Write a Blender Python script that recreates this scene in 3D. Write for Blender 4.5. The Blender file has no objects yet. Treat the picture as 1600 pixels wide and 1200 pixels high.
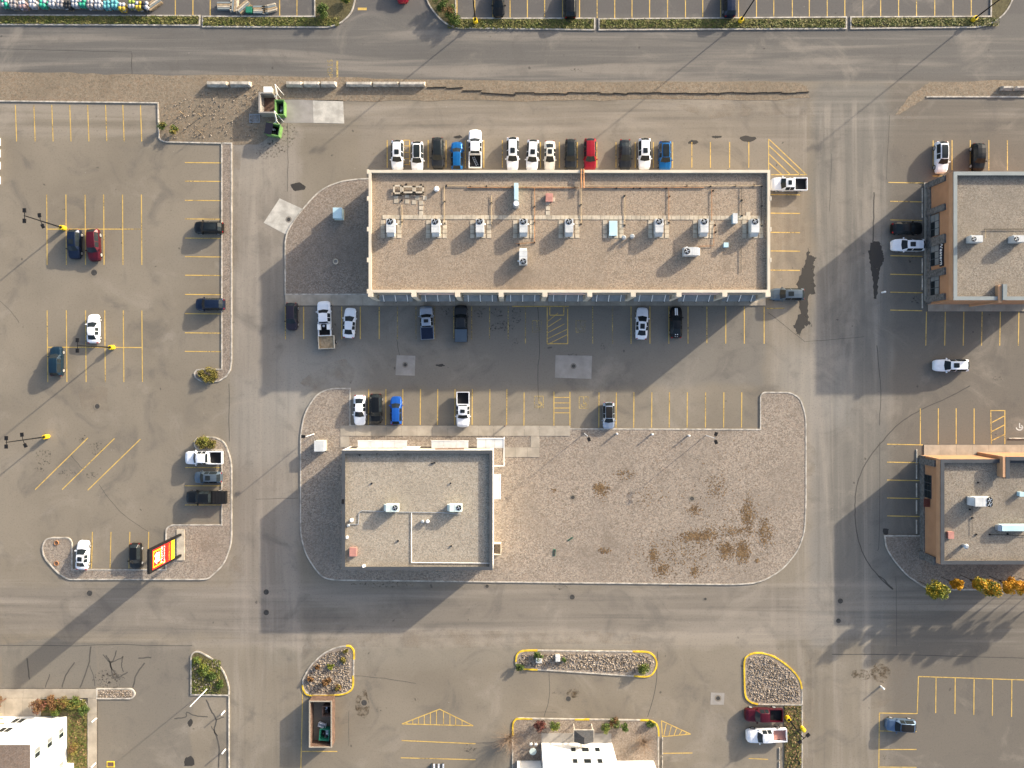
import bpy, bmesh, math, random
from mathutils import Vector
R = math.radians
rng = random.Random(7)
scene = bpy.context.scene
col = scene.collection
# ---------------------------------------------------------------- camera, sky, sun, exposure
NX, NY, CAMH, S = 800.0, 580.0, 110.9, 0.1      # photo pixel of the point straight below the camera, camera height, metres per ground pixel
cam = bpy.data.objects.new('camera', bpy.data.cameras.new('camera'))
col.objects.link(cam); scene.camera = cam
cam.location = (0, 0, CAMH); cam.rotation_euler = (0, 0, 0)
cam.data.sensor_width = 36; cam.data.lens = 1109.0/1600*36
cam.data.shift_y = -20.0/1600
cam.data.clip_end = 2000
SUN_EL, SUN_AZ = R(16.6), math.atan2(0.777, 0.63)
world = bpy.data.worlds.new('World'); scene.world = world; world.use_nodes = True
wn = world.node_tree
sky = wn.nodes.new('ShaderNodeTexSky'); sky.sky_type = 'NISHITA'; sky.sun_disc = False
sky.sun_elevation = SUN_EL; sky.sun_rotation = SUN_AZ; sky.dust_density = 3.0; sky.ozone_density = 0.4; sky.air_density = 0.8
bg = wn.nodes['Background']; bg.inputs['Strength'].default_value = 0.15
wn.links.new(sky.outputs[0], bg.inputs[0])
sl = bpy.data.lights.new('sun', 'SUN'); sl.energy = 3.5; sl.angle = R(0.8); sl.color = (1.0, 0.89, 0.73)
so = bpy.data.objects.new('sun', sl); col.objects.link(so)
sd = Vector((math.sin(SUN_AZ)*math.cos(SUN_EL), math.cos(SUN_AZ)*math.cos(SUN_EL), math.sin(SUN_EL)))
so.rotation_euler = sd.to_track_quat('Z', 'Y').to_euler(); so.location = (60, 50, 60)
vs = scene.view_settings
vs.view_transform = 'Standard'; vs.look = 'None'; vs.gamma = 1; vs.use_curve_mapping = False
vs.exposure = 1.31

# ---------------------------------------------------------------- helpers
def P(px, py, z=0.0):
    k = (1 - z/CAMH)*S
    return Vector(((px-NX)*k, (NY-py)*k, z))
def G(px, py): return ((px-NX)*S, (NY-py)*S)

class MB:
    def __init__(s): s.v = []; s.f = []
    def add(s, vs_, fs):
        o = len(s.v); s.v += [tuple(v) for v in vs_]; s.f += [tuple(i+o for i in f) for f in fs]; return s
    def box(s, x0, x1, y0, y1, z0, z1, t=0.0):
        if x0 > x1: x0, x1 = x1, x0
        if y0 > y1: y0, y1 = y1, y0
        return s.add([(x0,y0,z0),(x1,y0,z0),(x1,y1,z0),(x0,y1,z0),(x0+t,y0+t,z1),(x1-t,y0+t,z1),(x1-t,y1-t,z1),(x0+t,y1-t,z1)],
                     [(3,2,1,0),(4,5,6,7),(0,1,5,4),(1,2,6,5),(2,3,7,6),(3,0,4,7)])
    def prism(s, poly, z0, z1):
        n = len(poly)
        if sum(poly[i][0]*poly[(i+1)%n][1]-poly[(i+1)%n][0]*poly[i][1] for i in range(n)) < 0: poly = poly[::-1]
        return s.add([(p[0],p[1],z0) for p in poly]+[(p[0],p[1],z1) for p in poly],
                     [tuple(range(n))[::-1], tuple(range(n,2*n))]+[(i,(i+1)%n,(i+1)%n+n,i+n) for i in range(n)])
    def sheet(s, poly, z):
        n = len(poly)
        if sum(poly[i][0]*poly[(i+1)%n][1]-poly[(i+1)%n][0]*poly[i][1] for i in range(n)) < 0: poly = poly[::-1]
        return s.add([(p[0],p[1],z) for p in poly], [tuple(range(n))])
    def tube(s, a, b, r, n=8, r2=None, caps=True):
        a = Vector(a); b = Vector(b); d = (b-a).normalized(); r2 = r if r2 is None else r2
        u = d.orthogonal().normalized(); w = d.cross(u)
        vs_ = [a+(u*math.cos(2*math.pi*i/n)+w*math.sin(2*math.pi*i/n))*r for i in range(n)]
        vs_ += [b+(u*math.cos(2*math.pi*i/n)+w*math.sin(2*math.pi*i/n))*r2 for i in range(n)]
        fs = [(i,(i+1)%n,(i+1)%n+n,i+n) for i in range(n)]
        if caps: fs += [tuple(range(n))[::-1], tuple(range(n,2*n))]
        return s.add(vs_, fs)
    def ribbon(s, pts, w, z0, z1, closed=False):          # solid strip of width w along a ground polyline
        n = len(pts); L = []; Rr = []
        for i in range(n):
            p = Vector(pts[i][:2]); a = Vector(pts[(i-1)%n][:2]) if (closed or i > 0) else None; b = Vector(pts[(i+1)%n][:2]) if (closed or i < n-1) else None
            d1 = (p-a).normalized() if a is not None else (b-p).normalized(); d2 = (b-p).normalized() if b is not None else d1
            n1 = Vector((-d1.y,d1.x)); n2 = Vector((-d2.y,d2.x)); m = (n1+n2)
            m = n1 if m.length < 1e-4 else m.normalized(); k = 1/max(.45, m.dot(n1))
            L.append(p+m*k*w/2); Rr.append(p-m*k*w/2)
        vs_ = [(q.x,q.y,z0) for q in L]+[(q.x,q.y,z0) for q in Rr]+[(q.x,q.y,z1) for q in L]+[(q.x,q.y,z1) for q in Rr]
        fs = []
        for i in range(n if closed else n-1):
            j = (i+1)%n
            fs += [(i+2*n,i+3*n,j+3*n,j+2*n),(i,i+2*n,j+2*n,j),(i+n,j+n,j+3*n,i+3*n)]
        if not closed: fs += [(0,n,3*n,2*n),(n-1,3*n-1,4*n-1,2*n-1)]
        return s.add(vs_, fs)
    def mesh(s, name, smooth=False):
        m = bpy.data.meshes.new(name); m.from_pydata(s.v, [], s.f); m.update()
        if smooth: m.polygons.foreach_set('use_smooth', [True]*len(m.polygons))
        return m
    def build(s, name, mat, parent=None, smooth=False, loc=None):
        return link(name, s.mesh(name, smooth), mat, parent, loc)
def link(name, me, mat, parent=None, loc=None, rz=0):
    o = bpy.data.objects.new(name, me); col.objects.link(o)
    if mat is not None:
        if not me.materials: me.materials.append(mat)
        elif me.materials[0] != mat: o.material_slots[0].link = 'OBJECT'; o.material_slots[0].material = mat
    if parent is not None: o.parent = parent
    if loc is not None: o.location = loc
    if rz: o.rotation_euler = (0,0,rz)
    return o
def tag(o, label=None, cat=None, group=None, kind=None):
    if label: o['label'] = label
    if cat: o['category'] = cat
    if group: o['group'] = group
    if kind: o['kind'] = kind
    return o
def thing(name, label, cat, loc=(0,0,0), rz=0, group=None):
    o = bpy.data.objects.new(name, None); col.objects.link(o); o.location = loc; o.rotation_euler = (0,0,rz)
    o.empty_display_size = .3
    return tag(o, label, cat, group)
def rp(pts, seg=7):                                        # polygon in photo pixels with rounded corners (x, y, radius)
    out = []; n = len(pts)
    for i in range(n):
        p = pts[i]
        if len(p) < 3 or p[2] <= 0: out.append((p[0],p[1])); continue
        a = Vector(pts[(i-1)%n][:2]); b = Vector(p[:2]); c = Vector(pts[(i+1)%n][:2])
        u = (a-b).normalized(); v = (c-b).normalized(); t = min(p[2], (a-b).length*.49, (c-b).length*.49)
        for k in range(seg+1):
            q = k/seg; s0 = b+u*t; s1 = b+v*t
            r = s0*(1-q)**2+b*2*q*(1-q)+s1*q*q; out.append((r.x,r.y))
    return out
def W(pts): return [G(*p[:2]) for p in pts]
def smooth_line(pts, n=6):
    out = []
    for i in range(len(pts)-1):
        p0 = Vector(pts[max(i-1,0)]); p1 = Vector(pts[i]); p2 = Vector(pts[i+1]); p3 = Vector(pts[min(i+2,len(pts)-1)])
        for k in range(n):
            t = k/n
            q = .5*((2*p1)+(p2-p0)*t+(2*p0-5*p1+4*p2-p3)*t*t+(3*p1-p0-3*p2+p3)*t**3); out.append((q.x,q.y))
    out.append(tuple(pts[-1])); return out

# ---------------------------------------------------------------- materials
def new_mat(name):
    m = bpy.data.materials.new(name); m.use_nodes = True
    return m, m.node_tree, m.node_tree.nodes['Principled BSDF']
def nd(t, kind, **kw):
    n = t.nodes.new(kind)
    for k, v in kw.items(): setattr(n, k, v)
    return n
def mixc(t, a, b, fac, mode='MIX'):
    m = nd(t, 'ShaderNodeMix', data_type='RGBA', blend_type=mode)
    for sock, val in ((m.inputs[0], fac), (m.inputs[6], a), (m.inputs[7], b)):
        if hasattr(val, 'links') or hasattr(val, 'is_linked'): t.links.new(val, sock)
        else: sock.default_value = val if isinstance(val, float) else (*val, 1)
    return m.outputs[2]
def noise(t, vec, scale, detail=4, rough=.55, dist=0):
    n = nd(t, 'ShaderNodeTexNoise'); n.inputs['Scale'].default_value = scale; n.inputs['Detail'].default_value = detail
    n.inputs['Roughness'].default_value = rough; n.inputs['Distortion'].default_value = dist
    t.links.new(vec, n.inputs['Vector']); return n.outputs['Fac']
def ramp(t, fac, lo, hi, a=0.0, b=1.0):
    m = nd(t, 'ShaderNodeMapRange', interpolation_type='SMOOTHSTEP'); t.links.new(fac, m.inputs[0])
    m.inputs[1].default_value = lo; m.inputs[2].default_value = hi; m.inputs[3].default_value = a; m.inputs[4].default_value = b
    return m.outputs[0]
def mul(t, a, b):
    m = nd(t, 'ShaderNodeMath', operation='MULTIPLY')
    for s_, v in ((m.inputs[0],a),(m.inputs[1],b)):
        if isinstance(v, float): s_.default_value = v
        else: t.links.new(v, s_)
    return m.outputs[0]
def vscale(t, vec, sc):
    m = nd(t, 'ShaderNodeVectorMath', operation='MULTIPLY'); t.links.new(vec, m.inputs[0]); m.inputs[1].default_value = sc
    return m.outputs[0]
def bumpn(t, b, h, strength, dist):
    n = nd(t, 'ShaderNodeBump'); n.inputs['Strength'].default_value = strength; n.inputs['Distance'].default_value = dist
    t.links.new(h, n.inputs['Height']); t.links.new(n.outputs[0], b.inputs['Normal'])
def sc3(c, k): return tuple(x*k for x in c)
def mat(name, c, rough=.75, var=.12, scale=1.2, bump=0.0, metal=0.0, spec=.3, fine=6.0, coat=0.0):
    m, t, b = new_mat(name)
    pos = nd(t, 'ShaderNodeNewGeometry').outputs['Position']
    n1 = noise(t, pos, scale, 5); n2 = noise(t, pos, scale*fine, 3)
    c1 = mixc(t, sc3(c, 1-var*1.6), sc3(c, 1+var*1.6), ramp(t, n1, .3, .7))
    c2 = mixc(t, c1, sc3(c, 1-var), mul(t, ramp(t, n2, .45, .75), .5))
    t.links.new(c2, b.inputs['Base Color'])
    b.inputs['Roughness'].default_value = rough; b.inputs['Metallic'].default_value = metal
    b.inputs['Specular IOR Level'].default_value = spec; b.inputs['Coat Weight'].default_value = coat
    if bump: bumpn(t, b, n2, bump, .02)
    return m
def gravel(name, c, cell=3.2, contrast=.38, tint=None, bump=.35):
    cell *= 2.0; contrast *= .95
    m, t, b = new_mat(name)
    pos = nd(t, 'ShaderNodeNewGeometry').outputs['Position']
    v = nd(t, 'ShaderNodeTexVoronoi'); v.inputs['Scale'].default_value = cell; t.links.new(pos, v.inputs['Vector'])
    v2 = nd(t, 'ShaderNodeTexVoronoi'); v2.inputs['Scale'].default_value = cell*2.3; t.links.new(pos, v2.inputs['Vector'])
    bw = nd(t, 'ShaderNodeSeparateColor'); t.links.new(v.outputs['Color'], bw.inputs[0])
    bw2 = nd(t, 'ShaderNodeSeparateColor'); t.links.new(v2.outputs['Color'], bw2.inputs[0])
    big = noise(t, pos, .09, 4); mid = noise(t, pos, .7, 4)
    c0 = mixc(t, sc3(c, 1-contrast), sc3(c, 1+contrast), bw.outputs[0])
    c0 = mixc(t, c0, sc3(c, 1.45), mul(t, ramp(t, bw2.outputs[1], .7, 1.0), .55))
    c0 = mixc(t, c0, sc3(c, .45), mul(t, ramp(t, bw2.outputs[2], .72, 1.0), .55))
    c0 = mixc(t, c0, tint or (c[0]*1.15, c[1]*.92, c[2]*.75), mul(t, ramp(t, bw.outputs[2], .5, 1.), .35))
    c0 = mixc(t, c0, sc3(c, .78), mul(t, ramp(t, big, .42, .68), .5))
    c0 = mixc(t, c0, sc3(c, 1.2), mul(t, ramp(t, mid, .5, .75), .4))
    c0 = mixc(t, c0, (c[0]*.62,c[1]*.6,c[2]*.58), mul(t, ramp(t, noise(t, pos, .23, 6, .65, 1.), .54, .74), .5))
    c0 = mixc(t, c0, (c[0]*1.3,c[1]*1.28,c[2]*1.22), mul(t, ramp(t, noise(t, pos, .17, 6, .65, 1.), .56, .78), .4))
    t.links.new(c0, b.inputs['Base Color']); b.inputs['Roughness'].default_value = .9; b.inputs['Specular IOR Level'].default_value = .15
    bumpn(t, b, v2.outputs['Distance'], bump, .05)
    return m
def paint(name, c, metal=.25, rough=.32):
    m, t, b = new_mat(name); b.inputs['Base Color'].default_value = (*c,1); b.inputs['Metallic'].default_value = metal
    b.inputs['Roughness'].default_value = rough; b.inputs['Coat Weight'].default_value = .12; b.inputs['Coat Roughness'].default_value = .12; b.inputs['Specular IOR Level'].default_value = .3
    pos = nd(t, 'ShaderNodeNewGeometry').outputs['Position']
    n1 = noise(t, pos, 1.5, 4); t.links.new(mixc(t, c, sc3(c,.8), mul(t, ramp(t, n1, .45, .8), .6)), b.inputs['Base Color'])
    return m
def worn_paint(name, c, wear=.5):                     # painted marking, transparent where the paint has worn off
    m, t, b = new_mat(name)
    pos = nd(t, 'ShaderNodeNewGeometry').outputs['Position']
    n1 = noise(t, pos, 3.5, 6, .7); n2 = noise(t, pos, .25, 3)
    t.links.new(mixc(t, c, sc3(c,.7), ramp(t, noise(t,pos,1.2,4), .4, .7)), b.inputs['Base Color'])
    b.inputs['Roughness'].default_value = .7
    a = nd(t, 'ShaderNodeMath', operation='ADD'); t.links.new(n1, a.inputs[0]); t.links.new(n2, a.inputs[1])
    t.links.new(ramp(t, a.outputs[0], wear+.25, wear+.62, .12, 1.0), b.inputs['Alpha'])
    return m
def decal(name, c, rough=.8, lo=.35, hi=.6, scale=1.0, amax=1.0):    # stain with ragged, soaked-in edges
    m, t, b = new_mat(name)
    pos = nd(t, 'ShaderNodeNewGeometry').outputs['Position']
    n1 = noise(t, pos, scale, 6, .65)
    b.inputs['Base Color'].default_value = (*c,1); b.inputs['Roughness'].default_value = rough; b.inputs['Specular IOR Level'].default_value = .2
    t.links.new(ramp(t, n1, lo, hi, 0., amax), b.inputs['Alpha'])
    return m
def ground_mat():
    m, t, b = new_mat('asphalt_ground')
    pos = nd(t, 'ShaderNodeNewGeometry').outputs['Position']
    wob = nd(t, 'ShaderNodeTexNoise'); wob.inputs['Scale'].default_value = .22; wob.inputs['Detail'].default_value = 5; t.links.new(pos, wob.inputs['Vector'])
    sub = nd(t, 'ShaderNodeVectorMath', operation='SUBTRACT'); t.links.new(wob.outputs['Color'], sub.inputs[0]); sub.inputs[1].default_value = (.5,.5,.5)
    mad = nd(t, 'ShaderNodeVectorMath', operation='MULTIPLY_ADD'); t.links.new(sub.outputs[0], mad.inputs[0]); mad.inputs[1].default_value = (3.,3.,0); t.links.new(pos, mad.inputs[2])
    sep = nd(t, 'ShaderNodeSeparateXYZ'); t.links.new(mad.outputs[0], sep.inputs[0])
    sepc = nd(t, 'ShaderNodeSeparateXYZ'); t.links.new(pos, sepc.inputs[0])
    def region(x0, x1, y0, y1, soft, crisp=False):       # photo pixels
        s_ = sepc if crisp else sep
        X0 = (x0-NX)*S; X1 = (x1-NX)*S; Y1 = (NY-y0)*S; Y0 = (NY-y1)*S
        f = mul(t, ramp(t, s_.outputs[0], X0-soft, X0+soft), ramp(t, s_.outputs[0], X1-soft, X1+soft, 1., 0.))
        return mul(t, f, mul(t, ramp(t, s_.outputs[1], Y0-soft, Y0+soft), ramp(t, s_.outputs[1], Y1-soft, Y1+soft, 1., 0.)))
    lot = (.204,.175,.134)
    c = mixc(t, sc3(lot,.86), sc3(lot,1.1), ramp(t, noise(t, pos, .06, 5), .3, .7))
    regs = [(-400,2000,-400,127,.25,(.118,.112,.103),.92,True),(-400,2000,-400,22,.3,(.105,.098,.092),.8,True),
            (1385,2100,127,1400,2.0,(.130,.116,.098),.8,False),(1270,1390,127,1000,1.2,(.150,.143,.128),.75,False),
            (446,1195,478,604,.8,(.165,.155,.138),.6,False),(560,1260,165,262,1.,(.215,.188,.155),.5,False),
            (0,1280,918,990,.8,(.190,.167,.139),.7,False),(420,1210,985,1012,.7,(.29,.25,.20),.6,False),
            (365,466,200,1000,1.2,(.215,.188,.157),.7,False),(0,150,1003,1078,.3,(.15,.138,.118),.75,False),(150,300,1003,1200,.4,(.155,.14,.118),.7,False),
            (1200,1262,300,480,1.,(.215,.178,.135),.6,False),(430,565,545,655,2.5,(.30,.28,.245),.5,False),(1210,1330,540,665,2.5,(.30,.28,.245),.45,False),(365,480,590,725,2.5,(.28,.26,.225),.4,False),(370,450,170,300,2.,(.30,.265,.215),.4,False),(420,1000,1004,1040,1.5,(.25,.225,.18),.35,False),(1262,1292,640,1010,.8,(.23,.21,.18),.6,False)]
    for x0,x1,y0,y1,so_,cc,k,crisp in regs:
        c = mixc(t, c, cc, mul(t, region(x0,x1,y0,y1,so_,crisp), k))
    # tyre-polished streaks along the driving lanes
    sx = noise(t, vscale(t, pos, (.03,1.1,1)), 1.0, 5, .6); sy = noise(t, vscale(t, pos, (1.1,.03,1)), 1.0, 5, .6)
    hx = nd(t,'ShaderNodeMath',operation='ADD'); t.links.new(region(-300,2000,40,215,1.), hx.inputs[0]); t.links.new(region(-300,2000,905,1010,1.), hx.inputs[1])
    hy = nd(t,'ShaderNodeMath',operation='ADD'); t.links.new(region(362,468,160,1400,1.), hy.inputs[0]); t.links.new(region(1205,1390,160,1400,1.), hy.inputs[1])
    c = mixc(t, c, (.085,.08,.073), mul(t, mul(t, ramp(t, sx, .48, .75), hx.outputs[0]), .42))
    c = mixc(t, c, (.33,.295,.25), mul(t, mul(t, ramp(t, sx, .48, .25), hx.outputs[0]), .28))
    c = mixc(t, c, (.085,.08,.073), mul(t, mul(t, ramp(t, sy, .48, .75), hy.outputs[0]), .26))
    c = mixc(t, c, (.33,.295,.25), mul(t, mul(t, ramp(t, sy, .48, .25), hy.outputs[0]), .2))
    bx_ = noise(t, vscale(t, pos, (.02,.33,1)), 1.0, 4, .6, .6); by_ = noise(t, vscale(t, pos, (.33,.02,1)), 1.0, 4, .6, .6)
    c = mixc(t, c, (.315,.275,.225), mul(t, mul(t, ramp(t, bx_, .47, .66), hx.outputs[0]), .42))
    c = mixc(t, c, (.315,.275,.225), mul(t, mul(t, ramp(t, by_, .47, .66), hy.outputs[0]), .5))
    # blotches, dust and aggregate
    c = mixc(t, c, (.10,.092,.082), mul(t, ramp(t, noise(t, pos, .16, 7, .62, 1.2), .5, .74), .5))
    c = mixc(t, c, (.31,.27,.22), mul(t, ramp(t, noise(t, pos, .11, 7, .65, .8), .53, .75), .45))
    c = mixc(t, c, (.07,.065,.06), mul(t, ramp(t, noise(t, pos, .75, 5, .7), .66, .8), .3))
    c = mixc(t, c, (.06,.055,.05), mul(t, ramp(t, noise(t, pos, 4., 4, .75), .5, .75), .42))
    g = nd(t,'ShaderNodeTexWhiteNoise'); 
    c = mixc(t, c, (.42,.39,.34), mul(t, ramp(t, noise(t, pos, 7.5, 2, .7), .58, .8), .22))
    t.nodes.remove(g)
    for sc_, lim, cc, k in ((.33,.075,(.045,.042,.038),.6),(.62,.055,(.05,.046,.04),.5),(.5,.04,(.45,.42,.37),.4)):     # drips and specks
        v = nd(t, 'ShaderNodeTexVoronoi'); v.inputs['Scale'].default_value = sc_; v.inputs['Randomness'].default_value = 1; t.links.new(mad.outputs[0], v.inputs['Vector'])
        bw = nd(t, 'ShaderNodeSeparateColor'); t.links.new(v.outputs['Color'], bw.inputs[0])
        c = mixc(t, c, cc, mul(t, mul(t, ramp(t, v.outputs['Distance'], lim*.45, lim, 1., 0.), ramp(t, bw.outputs[0], .45, .6)), k))
    t.links.new(c, b.inputs['Base Color']); b.inputs['Roughness'].default_value = .88; b.inputs['Specular IOR Level'].default_value = .2
    bumpn(t, b, noise(t, pos, 9, 3), .25, .02)
    return m
K = {}
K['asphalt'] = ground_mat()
K['gravel_isle'] = gravel('gravel_island', (.262,.221,.178), 3.0, .46)
K['gravel_grey'] = gravel('gravel_grey', (.228,.190,.154), 3.2, .44)
K['roof_tan'] = gravel('gravel_roof_tan', (.285,.230,.172), 3.8, .42)
K['roof_pale'] = gravel('gravel_roof_pale', (.315,.278,.222), 3.8, .40)
K['roof_grey'] = gravel('gravel_roof_grey', (.235,.205,.165), 3.8, .45)
K['dirt'] = gravel('dirt_gravel', (.205,.168,.122), 2.2, .28, (.27,.17,.10))
K['soil'] = gravel('grass_soil', (.105,.092,.048), 2.4, .4, (.16,.12,.05))
K['kerb'] = mat('concrete_kerb', (.40,.365,.31), .85, .22, 1.4)
K['kerb_y'] = mat('yellow_kerb', (.62,.42,.03), .7, .18, 1.5)
K['walk'] = mat('concrete_walk', (.335,.292,.232), .85, .10, .6)
K['walk_lt'] = mat('concrete_new', (.42,.395,.345), .85, .14, .8)
K['patch'] = mat('concrete_patch', (.27,.25,.225), .85, .08, .7)
K['line'] = worn_paint('yellow_line_paint', (.60,.40,.10), .38)
K['line_faint'] = worn_paint('faint_yellow_paint', (.48,.35,.12), .55)
K['line_white'] = worn_paint('white_line_paint', (.6,.6,.56), .45)
K['crack'] = mat('crack_sealant', (.072,.066,.057), .8, .1)
K['wet'] = decal('wet_stain', (.045,.041,.036), .55, .22, .42, .9, .93)
K['oil'] = decal('oil_stain', (.05,.046,.04), .75, .50, .66, 2.6, .6)
K['rust'] = decal('rust_stain', (.10,.07,.04), .8, .40, .68, 1.3, .75)
K['dust'] = decal('dust_patch', (.30,.245,.185), .9, .38, .85, .35, .55)
K['cream'] = mat('cream_stucco', (.56,.495,.39), .8, .05, .5)
K['white'] = mat('white_stucco', (.78,.77,.74), .8, .03, .5)
K['orange'] = mat('orange_stucco', (.40,.215,.115), .85, .05, .6)
K['orange_lt'] = mat('orange_trim', (.47,.27,.15), .85, .05, .6)
K['stone'] = mat('grey_stone', (.13,.125,.118), .85, .25, 2.5)
K['slate'] = mat('slate_metal_coping', (.052,.058,.066), .7, .06, .5)
K['coping_lt'] = mat('pale_metal_coping', (.20,.225,.225), .6, .06, .5)
K['brick'] = mat('pink_stucco', (.62,.45,.38), .85, .08, .8)
K['glass'] = mat('dark_glass', (.016,.021,.024), .22, .1, 1., spec=.2)
K['glass_lt'] = mat('pale_glass', (.19,.20,.20), .5, .1, 1., spec=.4)
K['steel'] = mat('galvanized_steel', (.42,.45,.47), .4, .08, 1.5, metal=.5)
K['unit_white'] = mat('unit_enamel', (.50,.51,.50), .5, .09, .8)
K['unit_green'] = mat('unit_pale_green', (.55,.64,.60), .45, .05, .8)
K['unit_blue'] = mat('unit_pale_blue', (.45,.62,.68), .4, .05, .8)
K['cable_red'] = mat('rusty_pipe', (.36,.17,.07), .6, .25, 1.5)
K['pipe_y'] = mat('yellow_pipe', (.42,.32,.19), .6, .15, 1.5)
K['hatch'] = mat('red_hatch', (.42,.20,.16), .6, .1, 1.)
K['slab'] = mat('concrete_slab', (.44,.38,.29), .85, .14, .9)
K['black'] = mat('black_metal', (.012,.012,.013), .6, .1, spec=.15)
K['rubber'] = mat('rubber', (.015,.015,.016), .8, .1)
K['rim'] = mat('alloy_rim', (.55,.56,.57), .35, .05, 2., metal=.6)
K['yellow'] = mat('yellow_bollard', (.75,.52,.02), .6, .1)
K['lens'] = mat('lamp_lens', (.5,.5,.48), .3, .05)
K['red_lens'] = mat('tail_lens', (.30,.01,.01), .25, .05)
K['green'] = mat('green_bin_paint', (.13,.26,.08), .5, .1, 1.5)
K['green_dk'] = mat('dark_green_bin_paint', (.02,.16,.10), .5, .1, 1.5)
K['wood'] = mat('weathered_wood', (.34,.25,.15), .8, .2, 2.)
K['brown'] = mat('brown_boards', (.12,.075,.055), .8, .2, 2.)
K['trash'] = mat('rubbish', (.10,.09,.09), .7, .6, 3.)
K['bag_white'] = mat('plastic_white', (.6,.63,.68), .4, .2, 3.)
K['shingle'] = gravel('shingle_roof', (.12,.098,.085), 3., .25)
K['shingle_dk'] = gravel('shingle_roof_dark', (.06,.062,.066), 3., .25)
K['red'] = mat('sign_red', (.55,.02,.015), .4, .03)
K['sign_y'] = mat('sign_yellow', (.80,.58,.02), .4, .03)
K['sign_w'] = mat('sign_white', (.82,.82,.80), .4, .02)
K['sign_navy'] = mat('sign_navy', (.012,.012,.02), .4, .05)
K['iron'] = mat('cast_iron', (.05,.047,.043), .7, .2, 3.)
K['rock'] = mat('river_rock', (.25,.21,.17), .9, .35, 2.6)
K['rock_b'] = mat('brown_rock', (.15,.115,.08), .9, .4, 2.2)
K['trunk'] = mat('bark', (.10,.075,.055), .9, .2, 3.)
K['twig'] = mat('twigs', (.23,.165,.115), .9, .25, 3.)
def leafmat(name, a, b_):
    m, t, b = new_mat(name); pos = nd(t,'ShaderNodeNewGeometry').outputs['Position']
    c = mixc(t, a, b_, ramp(t, noise(t, pos, 1.1, 4, .7), .35, .65)); c = mixc(t, c, sc3(a,.45), mul(t, ramp(t, noise(t, pos, 6., 2), .5, .75), .6))
    t.links.new(c, b.inputs['Base Color']); b.inputs['Roughness'].default_value = .6; b.inputs['Specular IOR Level'].default_value = .2
    return m
K['leaf_green'] = leafmat('leaf_green', (.05,.085,.018), (.10,.14,.03))
K['leaf_olive'] = leafmat('leaf_olive', (.13,.12,.03), (.20,.16,.035))
K['leaf_lime'] = leafmat('leaf_lime', (.11,.14,.02), (.20,.21,.03))
K['leaf_autumn'] = leafmat('leaf_autumn', (.50,.22,.015), (.62,.36,.03))
K['leaf_mixed'] = leafmat('leaf_mixed', (.17,.19,.025), (.48,.30,.02))
K['leaf_red'] = leafmat('leaf_red', (.085,.025,.022), (.14,.05,.035))
K['leaf_rust'] = leafmat('leaf_rust', (.12,.06,.025), (.18,.10,.04))
K['leaf_dry'] = leafmat('leaf_dry', (.14,.085,.04), (.23,.15,.075))
K['grass'] = leafmat('grass_blades', (.085,.105,.022), (.17,.15,.05))

# ---------------------------------------------------------------- ground
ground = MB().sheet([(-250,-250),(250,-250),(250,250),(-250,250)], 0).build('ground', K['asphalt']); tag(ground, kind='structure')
def on_ground(name, poly_px, m, z=.004, parent=ground): return MB().sheet(W(poly_px), z).build(name, m, parent)
def ragged(pts, amp, n=5):
    out = []; k = len(pts)
    for i in range(k):
        a = pts[i]; b = pts[(i+1)%k]
        for j in range(n):
            t = j/n; out.append((a[0]+(b[0]-a[0])*t+rng.uniform(-amp,amp), a[1]+(b[1]-a[1])*t+rng.uniform(-amp,amp)))
    return out
# dirt verges
def verge(name, pts, m, amp=1.5, z=.02):
    o = MB().prism(W(ragged(pts, amp)), -.05, z).build(name, m); return tag(o, kind='structure')
verge('dirt_verge', [(-10,113),(110,114),(200,117),(300,118),(400,118),(560,122),(700,125),(900,127),(1200,128),(1250,129),(1262,136),(1264,152),(1200,157),(1000,156),(850,158),(700,157),(560,158),(540,157),(440,156),(436,200),(405,225),(362,226),(350,223),(262,221),(250,214),(248,160),(170,159),(-10,158)], K['dirt'])
verge('dirt_verge_east', [(1452,128),(1620,124),(1620,152),(1448,153),(1430,164),(1400,180),(1420,150),(1438,138)], K['dirt'])
for pts in ([(1405,170),(1440,150),(1452,160),(1425,190),(1405,188)],[(505,625),(470,600),(480,585),(540,560),(560,580),(545,600)],[(1355,1030),(1420,1025),(1430,1080),(1400,1095),(1360,1110),(1350,1080)],
            [(1205,340),(1255,345),(1258,380),(1215,400)],[(1255,690),(1275,700),(1274,740),(1258,745)],[(360,880),(385,850),(380,900),(350,920)],
            [(800,127),(880,130),(870,150),(830,152)],[(480,990),(700,985),(1000,990),(1000,1005),(700,1012),(480,1008)],[(1050,165),(1270,160),(1270,180),(1100,185)],[(470,1010),(505,1000),(495,1030),(470,1050)],
            [(1250,1040),(1270,1030),(1270,1200),(1256,1200)],[(362,230),(375,235),(372,420),(364,420)],[(120,610),(170,605),(170,640),(130,650)],[(580,240),(770,235),(700,255),(585,262)]):
    on_ground('dust_patch', ragged(pts, 3, 4), K['dust'], .003)

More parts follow.
